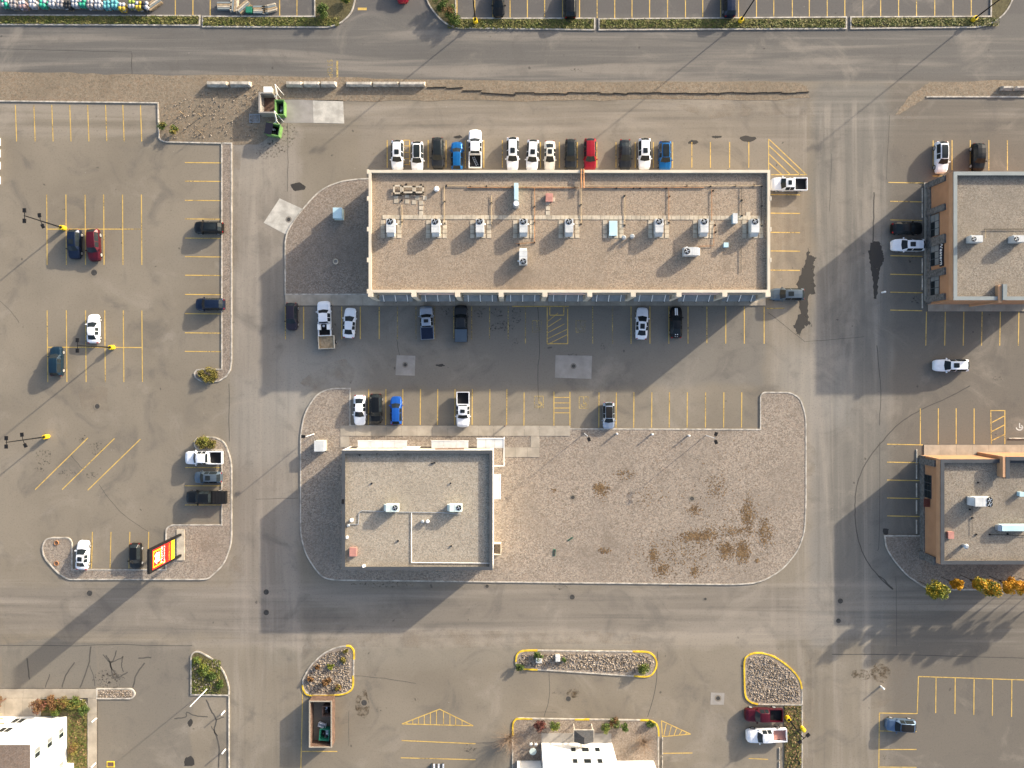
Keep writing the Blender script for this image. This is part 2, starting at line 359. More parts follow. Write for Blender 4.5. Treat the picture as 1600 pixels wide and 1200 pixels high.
# painted parking lines, each one a strip on the asphalt
NZ = [0]
def line(x0, y0, x1, y1, w=.14, m='line', z=.008):
    NZ[0] += 1
    a = Vector(G(x0,y0)); b = Vector(G(x1,y1)); n = (b-a).normalized(); n = Vector((-n.y,n.x))*w/2
    zz = z+(NZ[0]%9)*.0006
    return MB().add([(*(a+n),zz),(*(a-n),zz),(*(b-n),zz),(*(b+n),zz)],[(0,1,2,3)]).build('parking_line', K[m], ground)
for x in (25,54,82,110,138,166,193,220.5): line(x-1,164,x+1,221)
for y in (254,283,313,342,372,401,430,460,490,520,549): line(289,y,346,y+.5)
for x in (73,103,133,162,191.5,221): line(x,304,x+.7,414)
line(73,358,222,358)
for x in (74,104,134,164,193,222): line(x-.3,485,x+.6,597)
line(74,542.5,222,543)
for a in ((137.5,684,55,765),(179,685,97,765),(219.5,686,137,766)): line(*a)
for y in (730.5,759,789): line(289,y,346,y)
for x in (144.5,173.5,203,232.5): line(x,831,x-1.5,888)
for x in (446,474.5,534,563,592.5,621,650,679,709,737,765,794,821,926,957,986,1015.5,1045,1075,1104.5,1134,1163,1194): line(x,479,x,530 if x < 800 else 537, m='line' if x > 960 or x < 600 else 'line_faint')
line(800,478.6,889,478.6); line(855,480,855,537); line(887,482,887,537); line(855,537,887,537); line(859,480,859,492); line(881,480,881,492); line(859,492.5,881,492.5)
for k in range(5): line(856, 502+k*9, 872+min(14,k*5), 489+k*8.5, .1)
for cx, cy in ((839,510),(907,510),(842,628),(912,629)):
    for a in ((-7,-9,7,-9),(-7,9,7,9),(-7,-9,-7,9),(7,-9,7,9)): line(cx+a[0],cy+a[1],cx+a[2],cy+a[3],.1,'line_faint')
    m_ = MB(); pts = [(cx+4*math.cos(q), cy+3+4*math.sin(q)) for q in [R(a) for a in range(-60,200,20)]]
    m_.ribbon(W(pts), .12, .004, .007); m_.ribbon(W([(cx,cy-5),(cx,cy+2),(cx+4,cy+2),(cx+5,cy+6)]), .12, .004, .0075); m_.ribbon(W([(cx-1,cy-7),(cx+1,cy-7)]), .2, .004, .008)
    m_.build('wheelchair_symbol', K['line_faint'], ground)
for x in (605,669,697,727,756,785,844.5,874,902,932.5,962.5,992.5,1021,1051,1081,1110,1140,1170): line(x,219 if x < 800 else 222,x,262)
line(631,219,631,258); line(640,219,640,258)
for y in (219,228,238,248,257): line(631,y,640,y,.1)
line(1201,217,1201,272); line(1205,273,1261,273)
for a in ((1202,218,1259,272),(1202,228,1249,272),(1202,241,1234,272),(1202,255,1221,272)): line(*a)
for y in (304,333,363,392,422): line(1204,y,1250,y+.5)
line(1198,482,1226,481.5)
for x in (576,603,629.5,657,684,711,738,765.5,792,819,936,963,990.5,1018.5,1046,1074,1102.5,1131,1159): line(x,608 if x<800 else 613,x-.4,664 if x < 800 else 668)
line(865.5,612,865.5,667); line(890.5,612,890.5,667)
for y in (621,629.5,637.5,645): line(865.5,y,890.5,y,.11)
line(800,666.8,892,666.8)
for x in (1458,1487.5,1516,1545,1574): line(x,219,x,266)
line(1457,275,1482,275); line(1388,285,1445,286); line(1445,286,1444,330)
for y in (315,344,400,429,457,485): line(1391,y-.5,1441,y+.5)
for x in (1447.5,1477,1506,1534.5,1563,1592): line(x,487,x-1,540)
for x in (1438,1466,1494,1522): line(x,638,x,694)
for a in ((1548,641,1549,694),(1570,641,1570,694),(1548,641.5,1570,641.5),(1550,660,1569,650),(1550,674,1569,664),(1550,688,1569,679)): line(*a)
for y in (694.5,722.5,750.5,778.5,806.5): line(1386,y-.5,1442,y+.6)
m_ = MB(); m_.ribbon(W([(1593+5*math.cos(R(a)), 668+4*math.sin(R(a))) for a in range(-60,200,20)]), .16, .004, .009); m_.ribbon(W([(1593,661),(1593,668),(1598,669)]), .16, .004, .010)
m_.build('wheelchair_symbol', K['line_white'], ground)
line(687,1108,628,1131); line(687,1108,739.5,1134); line(628,1131,739.5,1134)
for k, x in enumerate((636,645,654,663,672.5,682,693,703,712,722)):
    yt = 1131-(x-628)*23/59 if x < 687 else 1108+(x-687)*26/52.5
    line(x, yt, x, 1132+(x-628)*.02, .11)
line(627.5,1157,743,1162); line(626,1184,743,1187)
line(1033.5,1126,1079,1147); line(1079,1147,1035,1151); line(1033.5,1126,1035,1151)
for k in range(5): line(1037+k*8,1150.5-k*.5,1041+k*8,1131+k*3.6,.12)
line(1036,1177,1082,1176.5); line(1170,1185,1200,1186.5)
line(473,1078,470,1205); line(472,1174,527,1174)
for a in ((1435,1057,1605,1062.5),(1435,1057,1433,1115),(1374,1114,1433,1115),(1374,1114,1373,1205),(1374,1142,1432,1143),(1374,1171,1432,1171),(1374,1198.5,1432,1199)): line(*a, .14, 'line')
for i, x in enumerate((1462.5,1492.5,1522,1551,1581)): line(x,1058+i*.8,x-.5,1114+i*1.5,.14,'line')
for x in (274,301.5,328.5,437,464,714,742,770,797,824,851,879,905.5,933,960.5,987.5,1015,1043,1071,1098,1126,1154,1182,1209,1238,1264.5,1292.5,1320,1348,1376,1404,1432,1460.5,1489,1517.5): line(x,-25,x,25 if x < 500 else (28 if x < 1200 else 26))
line(559,14,573,14,.4); line(527,95,527,121,.3,'line_faint')

def text_mesh(txt, size, depth=.0):
    cu = bpy.data.curves.new('t', 'FONT'); cu.body = txt; cu.size = size; cu.align_x = 'CENTER'; cu.align_y = 'CENTER'; cu.extrude = depth; cu.resolution_u = 3
    o = bpy.data.objects.new('t', cu); col.objects.link(o); bpy.context.view_layer.update()
    me = bpy.data.meshes.new_from_object(o.evaluated_get(bpy.context.evaluated_depsgraph_get()))
    bpy.data.objects.remove(o); return me
me = text_mesh('STOP', 1.2); o = link('road_lettering', me, K['line_faint'], ground, (*G(515,107),.008), R(-90))

# cracks, stains, manholes
def crack(pts, w=.12, m='crack', z=.006):
    q = smooth_line(pts, 5); q = [(x+rng.uniform(-.5,.5), y+rng.uniform(-.5,.5)) for x, y in q]
    MB().ribbon(W(q), w, .001, z).build('crack', K[m], ground)
for pts, w in (([(1515,603),(1480,622),(1440,640),(1405,662),(1380,688),(1355,720),(1340,755),(1336,790),(1338,830),(1350,868),(1372,900),(1395,921)],.16),
    ([(0,470),(20,490),(30,505)],.05),([(840,480),(843,540),(840,590),(843,640)],.09),([(620,530),(625,560)],.07),([(0,1008),(120,1009),(180,1007),(240,1009),(300,1009)],.10),
    ([(142,1010),(138,1040),(125,1074)],.2),([(117,1035),(103,1055),(97,1074)],.2),([(78,1053),(71,1074)],.14),([(42,1028),(46,1062)],.2),([(140,1040),(147,1060),(148,1072)],.1),([(226,1036),(213,1055),(208,1074)],.22),([(216,1028),(236,1027.5)],.2),
    ([(165,1024),(172,1035),(175,1050),(180,1060),(200,1050)],.2),([(182,1016),(178,1030),(172,1040),(185,1058)],.18),([(192,1025),(190,1040),(193,1050)],.16),([(161,1023),(172,1034),(186,1030),(193,1026)],.15),
    ([(272,1123),(290,1120),(292,1113),(305,1118),(325,1120)],.16),([(322,1093),(330,1110),(338,1125),(335,1140),(342,1165),(341,1200)],.22),([(338,1125),(350,1120)],.14),([(340,1150),(330,1135)],.12),
    ([(1366,300),(1365,340),(1364,378)],.2),([(1377,1005),(1300,1022),(1440,1024),(1600,1028)][1:],.12),([(1027,1018),(1025,1070),(1012,1120)],.1),([(858,1050),(858,1090),(850,1120)],.08),
    ([(206,82),(206,117)],.12),([(0,76),(100,79),(206,81)],.06),([(155,757),(175,785),(200,810),(232,830)],.06),([(358,600),(358,690)],.10),([(110,710),(128,732)],.06),
    ([(1375,690),(1374,840),(1370,860)],.07),([(1300,240),(1296,330)],.05),([(1390,180),(1385,280)],.06),([(548,1055),(600,1060),(650,1068)],.07),([(400,780),(465,778)],.06),([(449,160),(450,240),(449,300)],.07),
    ([(1200,488),(1240,520),(1258,534)],.07),([(1258,534),(1350,526)],.06),([(1370,540),(1376,610),(1374,665)],.1),([(1372,900),(1380,905),(1396,921)],.2),([(1400,903),(1401,1010)],.06),([(545,1110),(545,1165)],.05),([(820,1112),(870,1113)],.05)):
    crack(pts, w)
def stain(pts, m, amp=1.6, n=5, z=.0055): on_ground('stain', ragged(pts, amp, n), K[m], z)
stain([(1360,378),(1374,378),(1380,395),(1381,405),(1376,418),(1372,440),(1370,467),(1366,467),(1364,440),(1360,415),(1357,395)], 'wet', 1.3, 7)
stain([(1262,388),(1266,400),(1275,402),(1272,412),(1272,430),(1274,458),(1262,462),(1262,490),(1265,506),(1254,512),(1250,524),(1244,520),(1240,510),(1250,490),(1248,465),(1245,445),(1254,420),(1260,405)], 'wet', 2.2, 7)
for x, y, a, b_, m in ((1168,217,14,5,'wet'),(1083,222,8,4,'wet'),(1120,214,9,2,'wet'),(465,292,12,7,'wet'),(688,571,8,2,'wet'),(943,541,5,7,'oil'),(805,535,6,6,'oil'),(896,555,10,3,'oil'),(566,1100,13,22,'rust'),(895,1083,12,8,'rust'),(870,1083,9,2,'oil'),(297,1130,4,6,'wet'),(296,1190,9,9,'wet'),(649,1094,7,4,'oil'),(592,1109,6,4,'oil'),
    (716,214,7,2.5,'wet'),(420,235,22,14,'oil'),(437,205,25,30,'oil'),(693,487,10,8,'oil'),(750,487,9,9,'oil'),(777,489,9,9,'oil'),(806,492,9,12,'oil'),(785,510,20,10,'oil'),(180,1058,6,8,'rust'),(166,1060,8,10,'oil'),(1345,1055,16,10,'rust'),(1375,1050,16,16,'rust'),(1384,830,5,6,'wet'),(1350,720,5,6,'oil'),(600,913,50,5,'oil'),(880,915,18,6,'oil'),(170,1060,25,18,'oil'),
    (128,685,10,6,'oil'),(150,700,16,10,'oil'),(70,715,14,14,'oil'),(60,735,8,6,'oil'),(105,740,12,8,'oil'),(143,742,10,6,'oil'),(190,380,6,5,'oil'),(100,327,3,3,'oil'),(1385,1183,6,5,'oil'),(1560,591,10,4,'oil'),(1425,405,8,8,'oil'),(1430,468,8,8,'oil'),(900,110,12,3,'oil'),(735,1170,10,8,'oil')):
    stain([(x+a*math.cos(q)*rng.uniform(.75,1.2), y+b_*math.sin(q)*rng.uniform(.75,1.2)) for q in [k*math.pi/5 for k in range(10)]], m, .5, 3, .0045+rng.uniform(0,.0008))
def concrete(name, poly, m, z=.012): return MB().prism(W(poly), -.02, z).build(name, K[m], ground)
concrete('concrete_apron', [(440,156),(490,156),(490,192),(440,192)], 'patch', .016); concrete('concrete_apron', [(489,156),(536,157),(538,193),(490,192)], 'walk_lt', .02)
concrete('concrete_pad', [(437,310),(472,326),(446,366),(412,348)], 'walk_lt')
concrete('concrete_patch', [(620,555),(649,556),(648,587),(618,586)], 'patch'); concrete('concrete_patch', [(868,555),(925,556),(924,592),(867,590)], 'patch')
concrete('concrete_patch', [(1111,1082),(1132,1083),(1131,1101),(1110,1101)], 'patch')
MH = [(633,570,'in the square concrete patch south of the parked silver pickup',.28),(896,572,'in the wide concrete patch below the hatched bay',.28),(451,343,'in the tilted concrete pad beside the gravel bed',.3),(152,635,'in the open lot above the slanted lines',.35),(416,925,'on the crossing, nearer the gravel bed',.42),(416,957,'on the crossing, farther from the gravel bed',.42),
      (894,933,'in the lane south of the gravel lot',.38),(1313,939,'in the east crossing nearer the gravel bed',.4),(1310,970,'in the east crossing nearer the rock island',.36),(140,927,'below the gravel island with two holes',.42),(888,1092,'beside the rusty puddle',.38),(569,1098,'inside the rust stain beside the bin enclosure',.42),(1122,1091,'in the small square concrete patch',.32),(147,426,'dark double cover below the red parked car',.45),
      (895,777,'small cover in the gravel lot, west one',.28),(1081,779,'small cover in the gravel lot, east one',.30),(1102,936,'small dark cover at the east end of the lane',.2),(761,916,'dark cover by the kerb below the flat-roofed building',.25)]
mm = MB(); mm.tube((0,0,-.05),(0,0,.014),1,20); ME_MH = mm.mesh('manhole_lid')
mm = MB(); mm.ribbon([(1.35*math.cos(k*math.pi/10),1.35*math.sin(k*math.pi/10)) for k in range(20)], .5, -.03, .011, True); ME_MHR = mm.mesh('manhole_ring')
for x, y, l, r in MH:
    z = .105 if 860 < x < 1100 and 770 < y < 785 else .012
    t = thing('manhole_cover', 'round iron manhole cover '+l, 'manhole cover', (*G(x,y),z), 0, 'manhole covers'); t.scale = (r,r,1)
    link('lid', ME_MH, K['iron'], t); link('ring', ME_MHR, K['asphalt'], t)

# ---------------------------------------------------------------- kerbed islands and walks
def island(name, pts, fill, kerbm='kerb', top=.09, kw=.2, closed=True, label=None, yellow=None):
    o = MB().prism(W(pts), -.05, top).build(name, K[fill] if fill else None); tag(o, kind='structure')
    MB().ribbon(W(pts), kw, -.05, .135, closed).build('kerb', K[kerbm], o)
    return o
def kerb_run(o, pts, m='kerb', w=.2, h=.135): MB().ribbon(W(pts), w, -.05, h).build('kerb', K[m], o)
def slabs(parent, x0, x1, y0, y1, n, m='walk', z=.13, name='paving_slab', axis='x', z0=-.05):
    g = .12
    for k in range(n):
        if axis == 'x': a = x0+(x1-x0)*k/n+g; b = x0+(x1-x0)*(k+1)/n-g; MB().box(*sum(([G(a,0)[0],G(b,0)[0]],[G(0,y1)[1],G(0,y0)[1]]),[]), z0, z+rng.uniform(-.004,.004)).build(name, K[m], parent)
        else: a = y0+(y1-y0)*k/n+g; b = y0+(y1-y0)*(k+1)/n-g; MB().box(G(x0,0)[0],G(x1,0)[0],G(0,b)[1],G(0,a)[1], z0, z+rng.uniform(-.004,.004)).build(name, K[m], parent)
def walk_base(name, x0, x1, y0, y1): 
    o = MB().box(G(x0,0)[0],G(x1,0)[0],G(0,y1)[1],G(0,y0)[1],-.06,.10).build(name, K['crack']); return tag(o, kind='structure')
isl = island('gravel_bed', [(600,279.5),(574,279.5)]+smooth_line([(560,280),(530,285),(499,300),(467,335),(450,362),(446,380)],5)+[(446,460),(600,460)], 'gravel_grey', closed=False)
wk = walk_base('sidewalk', 446, 1196, 460.5, 477.5); slabs(wk, 446, 1196, 460.5, 477.5, 31)
strip = island('parking_strip', [(347,224),(362,224),(362,565),(360,578),(354,588),(343,595),(330,597),(315,596),(306,590),(304,583),(308,578),(315,577),(347,577)], 'gravel_grey')
kerb_run(ground, rp([(-8,158),(247,161),(249,218,8),(258,222,6),(347,224)]))
isw = island('corner_island', rp([(347,703),(308,703,6),(303,692,8),(309,683,5),(335,683,6),(351,690,8),(362,720,14),(362,850,15),(350,882,12),(326,904,10),(316,905,4),(108,905,5),(92,896,8),(70,872,10),(66,855,8),(72,842,8),(82,840,4),(108,840,4),(113,847,4),(113,890),(260,890),(260,826,8),(268,820,6),(347,820)]), 'gravel_isle')
big = island('gravel_lot', rp([(547,607),(515,607,14),(495,616,12),(476,645,20),(470,680,10),(470,835,12),(478,865,10),(490,885,8),(504,902,10),(522,906,8),(1150,913,20),(1188,910,18),(1222,890,15),(1247,860,15),(1257,830,12),(1259,780,10),(1259,650,18),(1250,622,14),(1234,613,8),(1193,613,4),(1188,618,4),(1188,671),(892,670),(547,665)]), 'gravel_isle')
wk2 = walk_base('front_walk', 532, 891, 665, 681); wk2.location.z = .012; slabs(wk2, 532, 891, 665, 681, 15, 'walk')
for nm, x0, x1, y0, y1, n, ax in (('entry_walk',532,546,681.4,699,1,'y'),('side_walk',829,843,681.4,698.8,1,'y'),('side_walk_return',786,843,699,714,3,'x')):
    w_ = walk_base(nm, x0, x1, y0, y1); w_.location.z = .012; slabs(w_, x0, x1, y0, y1, n, 'walk', axis=ax)
g1 = island('grass_verge', [(-10,24),(312,25),(312,40),(-10,38.5)], 'soil'); g2 = island('grass_verge', rp([(317,26),(492,26),(492,-20),(556,-20),(555,0,10),(550,20,14),(533,37,16),(512,43,6),(317,42)]), 'soil')
g3 = island('grass_verge', rp([(664,-20),(667,2,10),(680,22,12),(697,38,12),(715,44,6),(929,47),(929,29),(712,29),(712,-20)]), 'soil'); g4 = island('grass_verge', [(936,30),(1322,27),(1322,45),(936,47)], 'soil')
g5 = island('grass_verge', rp([(1329,27),(1548,26),(1548,-20),(1585,-20),(1582,0,12),(1570,22,16),(1548,38,10),(1525,43,5),(1329,45)]), 'soil')
kerb_run(tag(MB().box(G(1447,0)[0],G(1640,0)[0],G(0,153)[1],G(0,151)[1],-.05,.1).build('verge_edge', K['kerb']), kind='structure'), [(1447,151.5),(1640,151.5)])
isl7 = island('planted_island', rp([(299,1085),(299,1024,6),(304,1018,5),(312,1018,5),(332,1029,8),(350,1048,10),(358,1072,8),(358,1086)]), 'soil'); kerb_run(isl7, [(358,1086),(358,1230)])
isl8 = island('rock_island', rp([(473,1063,4),(484,1041,10),(507,1019,12),(530,1010,8),(547,1009,4),(553,1016,5),(552,1072,6),(546,1080,5),(530,1085,4),(485,1086,5),(475,1078,4)]), 'gravel_grey'); kerb_run(isl8, smooth_line([(553,1030),(553,1017),(547,1009.5),(541,1009)],4), 'kerb_y', .24, .14); kerb_run(isl8, smooth_line([(552,1055),(551.5,1072),(546,1080),(530,1085),(485,1086),(475,1078),(473,1070)],4), 'kerb_y', .24, .14)
isl9 = island('rock_island', rp([(806,1032,6),(808,1023,5),(816,1017,5),(840,1016),(1010,1018,8),(1022,1024,6),(1027,1036,6),(1023,1049,6),(1012,1057,6),(990,1056),(860,1047),(818,1045,4),(807,1040,4)]), 'gravel_isle')
kerb_run(isl9, smooth_line([(806,1034),(808,1023),(816,1017),(840,1016)],4), 'kerb_y', .24, .14); kerb_run(isl9, smooth_line([(988,1017.8),(1010,1018.5),(1021,1024),(1026,1036),(1022,1049),(1012,1056.5),(990,1056)],4), 'kerb_y', .24, .14); kerb_run(isl9, [(818,1045),(840,1046.2)], 'kerb_y', .24, .14)
isl10 = island('rock_island', rp([(1163,1032,6),(1166,1024,5),(1178,1020,6),(1195,1020,8),(1215,1028,10),(1237,1045,10),(1250,1062,8),(1253,1078,4),(1253,1101),(1180,1100,4),(1166,1092,6),(1163,1080,4)]), 'gravel_isle')
kerb_run(isl10, smooth_line([(1184,1100),(1172,1096),(1164.5,1086),(1163,1060),(1163,1034),(1167,1025),(1178,1020.5),(1195,1021),(1215,1029),(1237,1046),(1249,1062),(1252.5,1076)],4), 'kerb_y', .24, .145)
gs = island('grass_strip', [(1225,1101),(1253,1101),(1253,1240),(1225,1240)], 'soil', closed=False, kw=.02); kerb_run(gs, [(1253,1101),(1253,1240)])
hot = island('hotel_bed', rp([(801,1250),(801,1132,6),(807,1122,6),(1015,1125,8),(1028,1134,8),(1029,1250)]), 'gravel_grey'); 
for seg in ([(801.5,1150),(801.5,1133),(804,1126),(810,1122.6),(832,1122.8)],[(898,1123.6),(921,1123.8)],[(1000,1125),(1015,1125.6),(1025,1131),(1028.5,1139),(1029,1150)]): kerb_run(hot, smooth_line(seg,4), 'kerb_y', .24, .145)
sw = walk_base('corner_walk', -20, 152, 1076, 1090); slabs(sw, -20, 152, 1076, 1090, 6); sw2 = walk_base('corner_walk', 138, 152, 1090.4, 1240); slabs(sw2, 138, 152, 1090.4, 1240, 6, axis='y')
sw3 = walk_base('entry_court', -20, 64, 1090.4, 1119); slabs(sw3, -20, 64, 1090.4, 1119, 3)
hb = island('lawn_bed', rp([(64,1091),(126,1091,10),(138,1100,8),(138,1240),(100,1240),(64,1125)]), 'soil', kw=.05)
isl11 = island('kerb_median', rp([(152,1076),(207,1076,6),(212,1084,8),(207,1091,6),(152,1091)]), 'gravel_isle')
isl12 = island('gravel_bed_east', rp([(1620,837),(1382,837),(1384,855,8),(1396,875,10),(1417,899,10),(1445,918,8),(1470,921,5),(1620,921)]), 'gravel_grey')
wk3 = walk_base('east_walk', 1449, 1620, 471, 486.5); slabs(wk3, 1449, 1620, 471, 486.5, 7); wk4 = walk_base('east_walk', 1443, 1620, 695, 716); slabs(wk4, 1443, 1620, 695, 716, 7)
wk5 = walk_base('side_walk_east', 1443, 1456, 285, 470.5); slabs(wk5, 1443, 1456, 285, 470.5, 8, axis='y')

# scattered vegetation and rocks that nobody could count
def scatter(name, m, n, inside, size, z0, zs, parent=None, flat=.5, kind='stuff', aspect=1.):
    b = MB()
    for _ in range(n):
        x, y = inside(); s_ = size*rng.uniform(.5,1.4); a = rng.uniform(0,6.28); tl = rng.uniform(0,flat); zz = z0+rng.uniform(0,zs)
        u = Vector((math.cos(a),math.sin(a),rng.uniform(-tl,tl)))*s_*aspect; w = Vector((-math.sin(a),math.cos(a),rng.uniform(-tl,tl)))*s_/aspect; c = Vector((x,y,zz+s_*.3))
        b.add([c-u,c-w*.7,c+u,c+w*.7],[(0,1,2,3)])
    o = b.build(name, K[m], parent); tag(o, kind=kind); return o
def in_rect(x0,x1,y0,y1): return lambda: G(rng.uniform(x0,x1), rng.uniform(y0,y1))
for (x0,x1,y0,y1,n) in ((0,311,26,38,2600),(318,530,28,41,1900),(700,928,31,45,1900),(937,1320,31,44,2600),(1330,1560,29,41,1600)):
    o = scatter('grass', 'grass', n, in_rect(x0,x1,y0,y1), .13, .09, .1, None, 1.2, aspect=1.5); tag(o, 'mown grass growing on the verge between kerbs', 'grass')
for (x0,x1,y0,y1,n,m) in ((1227,1251,1103,1198,450,'leaf_dry'),(1227,1251,1103,1198,500,'grass'),(66,136,1093,1112,700,'grass'),(108,136,1112,1200,1600,'grass'),(108,136,1112,1200,700,'leaf_dry'),(301,345,1030,1083,900,'grass')):
    o = scatter('ground_cover', m, n, in_rect(x0,x1,y0,y1), .14, .09, .1, None, 1.0); tag(o, 'low grass and dry leaves covering the planting bed', 'ground cover')
weeds = [(940,765,9,9,90),(935,762,5,5,30),(1085,838,14,6,160),(1105,835,10,6,90),(1020,868,5,9,70),(1035,890,10,8,90),(1085,893,5,6,50),(1135,860,8,9,150),(1160,862,7,12,200),(1150,830,22,5,80),(1168,805,7,18,190),(1195,832,8,16,150),(1120,760,10,14,60),(1085,797,7,6,50),(975,742,10,6,30),(945,860,7,3,30),(1015,775,20,10,25),(1183,876,2,2,20),(1060,870,60,20,140),(1130,800,60,60,120),(866,766,4,2,10),(1100,850,60,15,120)]
b = MB()
for x, y, a, c_, n in weeds:
    for _ in range(int(n*2.6)):
        q = rng.gauss(0,.75), rng.gauss(0,.75); gx, gy = G(x+a*q[0], y+c_*q[1]); s_ = rng.uniform(.05,.15); an = rng.uniform(0,6.28)
        u = Vector((math.cos(an),math.sin(an),rng.uniform(-.25,.25)))*s_; w = Vector((-math.sin(an),math.cos(an),rng.uniform(-.2,.2)))*s_*.7; c = Vector((gx,gy,.115))
        b.add([c-u,c-w,c+u,c+w],[(0,1,2,3)])
tag(b.build('dry_weeds', K['leaf_dry']), 'patches of dry brown weeds on the gravel lot', 'weeds', kind='stuff')
def rocks(n, inside, smin, smax, label, m='rock'):
    if m == 'rock': rocks(n//2, inside, smin*.8, smax*.85, label.replace('filling', 'with brown stones mixed through, filling') if 'filling' in label else 'brown '+label, 'rock_b'); n = int(n*.62)
    b = MB(); 
    for _ in range(n):
        x, y = inside(); r = rng.uniform(smin,smax); c = Vector((x,y,.09+r*.3)); q = rng.uniform(0,6.28)
        vs_ = [c+Vector((math.cos(q+k*1.2566)*r*rng.uniform(.8,1.3), math.sin(q+k*1.2566)*r*rng.uniform(.7,1.1), -r*.25)) for k in range(5)]+[c+Vector((rng.uniform(-.2,.2)*r,rng.uniform(-.2,.2)*r,r*.6))]
        b.add(vs_, [(0,1,5),(1,2,5),(2,3,5),(3,4,5),(4,0,5)])
    o = b.build('river_rocks', K[m]); tag(o, label, 'rocks', kind='stuff')
def in_poly(poly):
    xs = [p[0] for p in poly]; ys = [p[1] for p in poly]
    def f():
        while True:
            x = rng.uniform(min(xs),max(xs)); y = rng.uniform(min(ys),max(ys)); c = False
            for i in range(len(poly)):
                a = poly[i]; b_ = poly[i-1]
                if (a[1] > y) != (b_[1] > y) and x < (b_[0]-a[0])*(y-a[1])/(b_[1]-a[1])+a[0]: c = not c
            if c: return G(x,y)
    return f
rocks(900, in_poly([(477,1064),(488,1042),(510,1022),(545,1013),(549,1075),(530,1081),(485,1082)]), .07, .2, 'pale river rock filling the island beside the bin enclosure')
rocks(1300, in_poly([(811,1034),(815,1022),(1010,1022),(1022,1036),(1010,1052),(860,1043),(815,1041)]), .07, .2, 'tan river rock filling the long narrow island')
rocks(1200, in_poly([(1168,1034),(1172,1026),(1195,1025),(1233,1047),(1248,1070),(1248,1096),(1180,1096),(1168,1085)]), .07, .2, 'white river rock filling the island by the two pickups')
rocks(260, in_rect(154,206,1078,1089), .07, .16, 'small stones in the rounded kerb median')
rocks(120, in_rect(303,340,1035,1080), .1, .22, 'white stones among the plants in the corner island')
rocks(300, in_poly([(255,165),(340,140),(410,130),(400,215),(260,218)]), .05, .14, 'loose gravel stones on the dirt verge')

# ---------------------------------------------------------------- buildings
def rect_at(px0, py0, px1, py1, z):                # world rectangle of a roof outline seen at height z
    a = P(px0,py0,z); b_ = P(px1,py1,z); return min(a.x,b_.x), max(a.x,b_.x), min(a.y,b_.y), max(a.y,b_.y)
def shell(t, x0, x1, y0, y1, h, roof_h, wallm, roofm, copm, cw=.42, over=.0):
    b = MB(); th = .35                             # four walls as a ring, roof deck inside, coping on top
    e = .15
    for a in ((x0,x1,y0,y0+e),(x0,x1,y1-e,y1),(x0,x0+e,y0+e,y1-e),(x1-e,x1,y0+e,y1-e)): b.box(*a, 0, h-.08)
    b.build('wall', K[wallm], t); b = MB()
    for a in ((x0+e,x1-e,y0+e,y0+th),(x0+e,x1-e,y1-th,y1-e),(x0+e,x0+th,y0+th,y1-th),(x1-th,x1-e,y0+th,y1-th)): b.box(*a, roof_h-.3, h-.081)
    b.build('parapet_liner', K[copm], t)
    MB().box(x0+th,x1-th,y0+th,y1-th,roof_h-.3,roof_h).build('roof', K[roofm], t)
    c = MB(); o = over
    for a in ((x0-o,x1+o,y0-o,y0+cw),(x0-o,x1+o,y1-cw,y1+o),(x0-o,x0+cw,y0+cw,y1-cw),(x1-cw,x1+o,y0+cw,y1-cw)): c.box(*a, h-.08, h)
    c.build('coping', K[copm], t)
# long strip mall
HM, HR = 7.0, 6.45
X0, X1, Y0, Y1 = rect_at(576, 265.5, 1203.5, 457, HM)
mall = thing('strip_mall', 'long one-storey retail building with cream parapet and tan gravel roof', 'building', ((X0+X1)/2, (Y0+Y1)/2, 0))
O = mall.location
def rel(t, m_): m_.v = [(v[0]-t.location.x, v[1]-t.location.y, v[2]-t.location.z) for v in m_.v]; return m_
_b = MB.build
def build_rel(s, name, m, parent=None, smooth=False, loc=None):    # parts are given in world metres and stored relative to their thing
    if parent is not None and loc is None and parent.type == 'EMPTY' and parent.get('label') and not s.__dict__.get('local'):
        rel(parent, s)
    return _b(s, name, m, parent, smooth, loc)
MB.build = build_rel
shell(mall, X0, X1, Y0, Y1, HM, HR, 'cream', 'roof_tan', 'cream', .40)
for py in (268,310,358,406,455):
    p = P(576,py,HM); MB().box(p.x-.25, p.x-.002, p.y-.32, p.y+.32, 0, HM+.03).build('pier', K['cream'], mall)
for py in (310,358,406): p = P(1203.5,py,HM); MB().box(p.x+.002, p.x+.18, p.y-.3, p.y+.3, 0, HM+.03).build('pier', K['cream'], mall)
px_p = [579,646.5,715,783,851.5,921.5,989.5,1061,1132.5,1200]
for i, px in enumerate(px_p):
    p = P(px,457,HM); MB().box(p.x-.36, p.x+.36, Y0-.62, Y0-.002, 0, HM+.04).build('pier', K['cream'], mall)
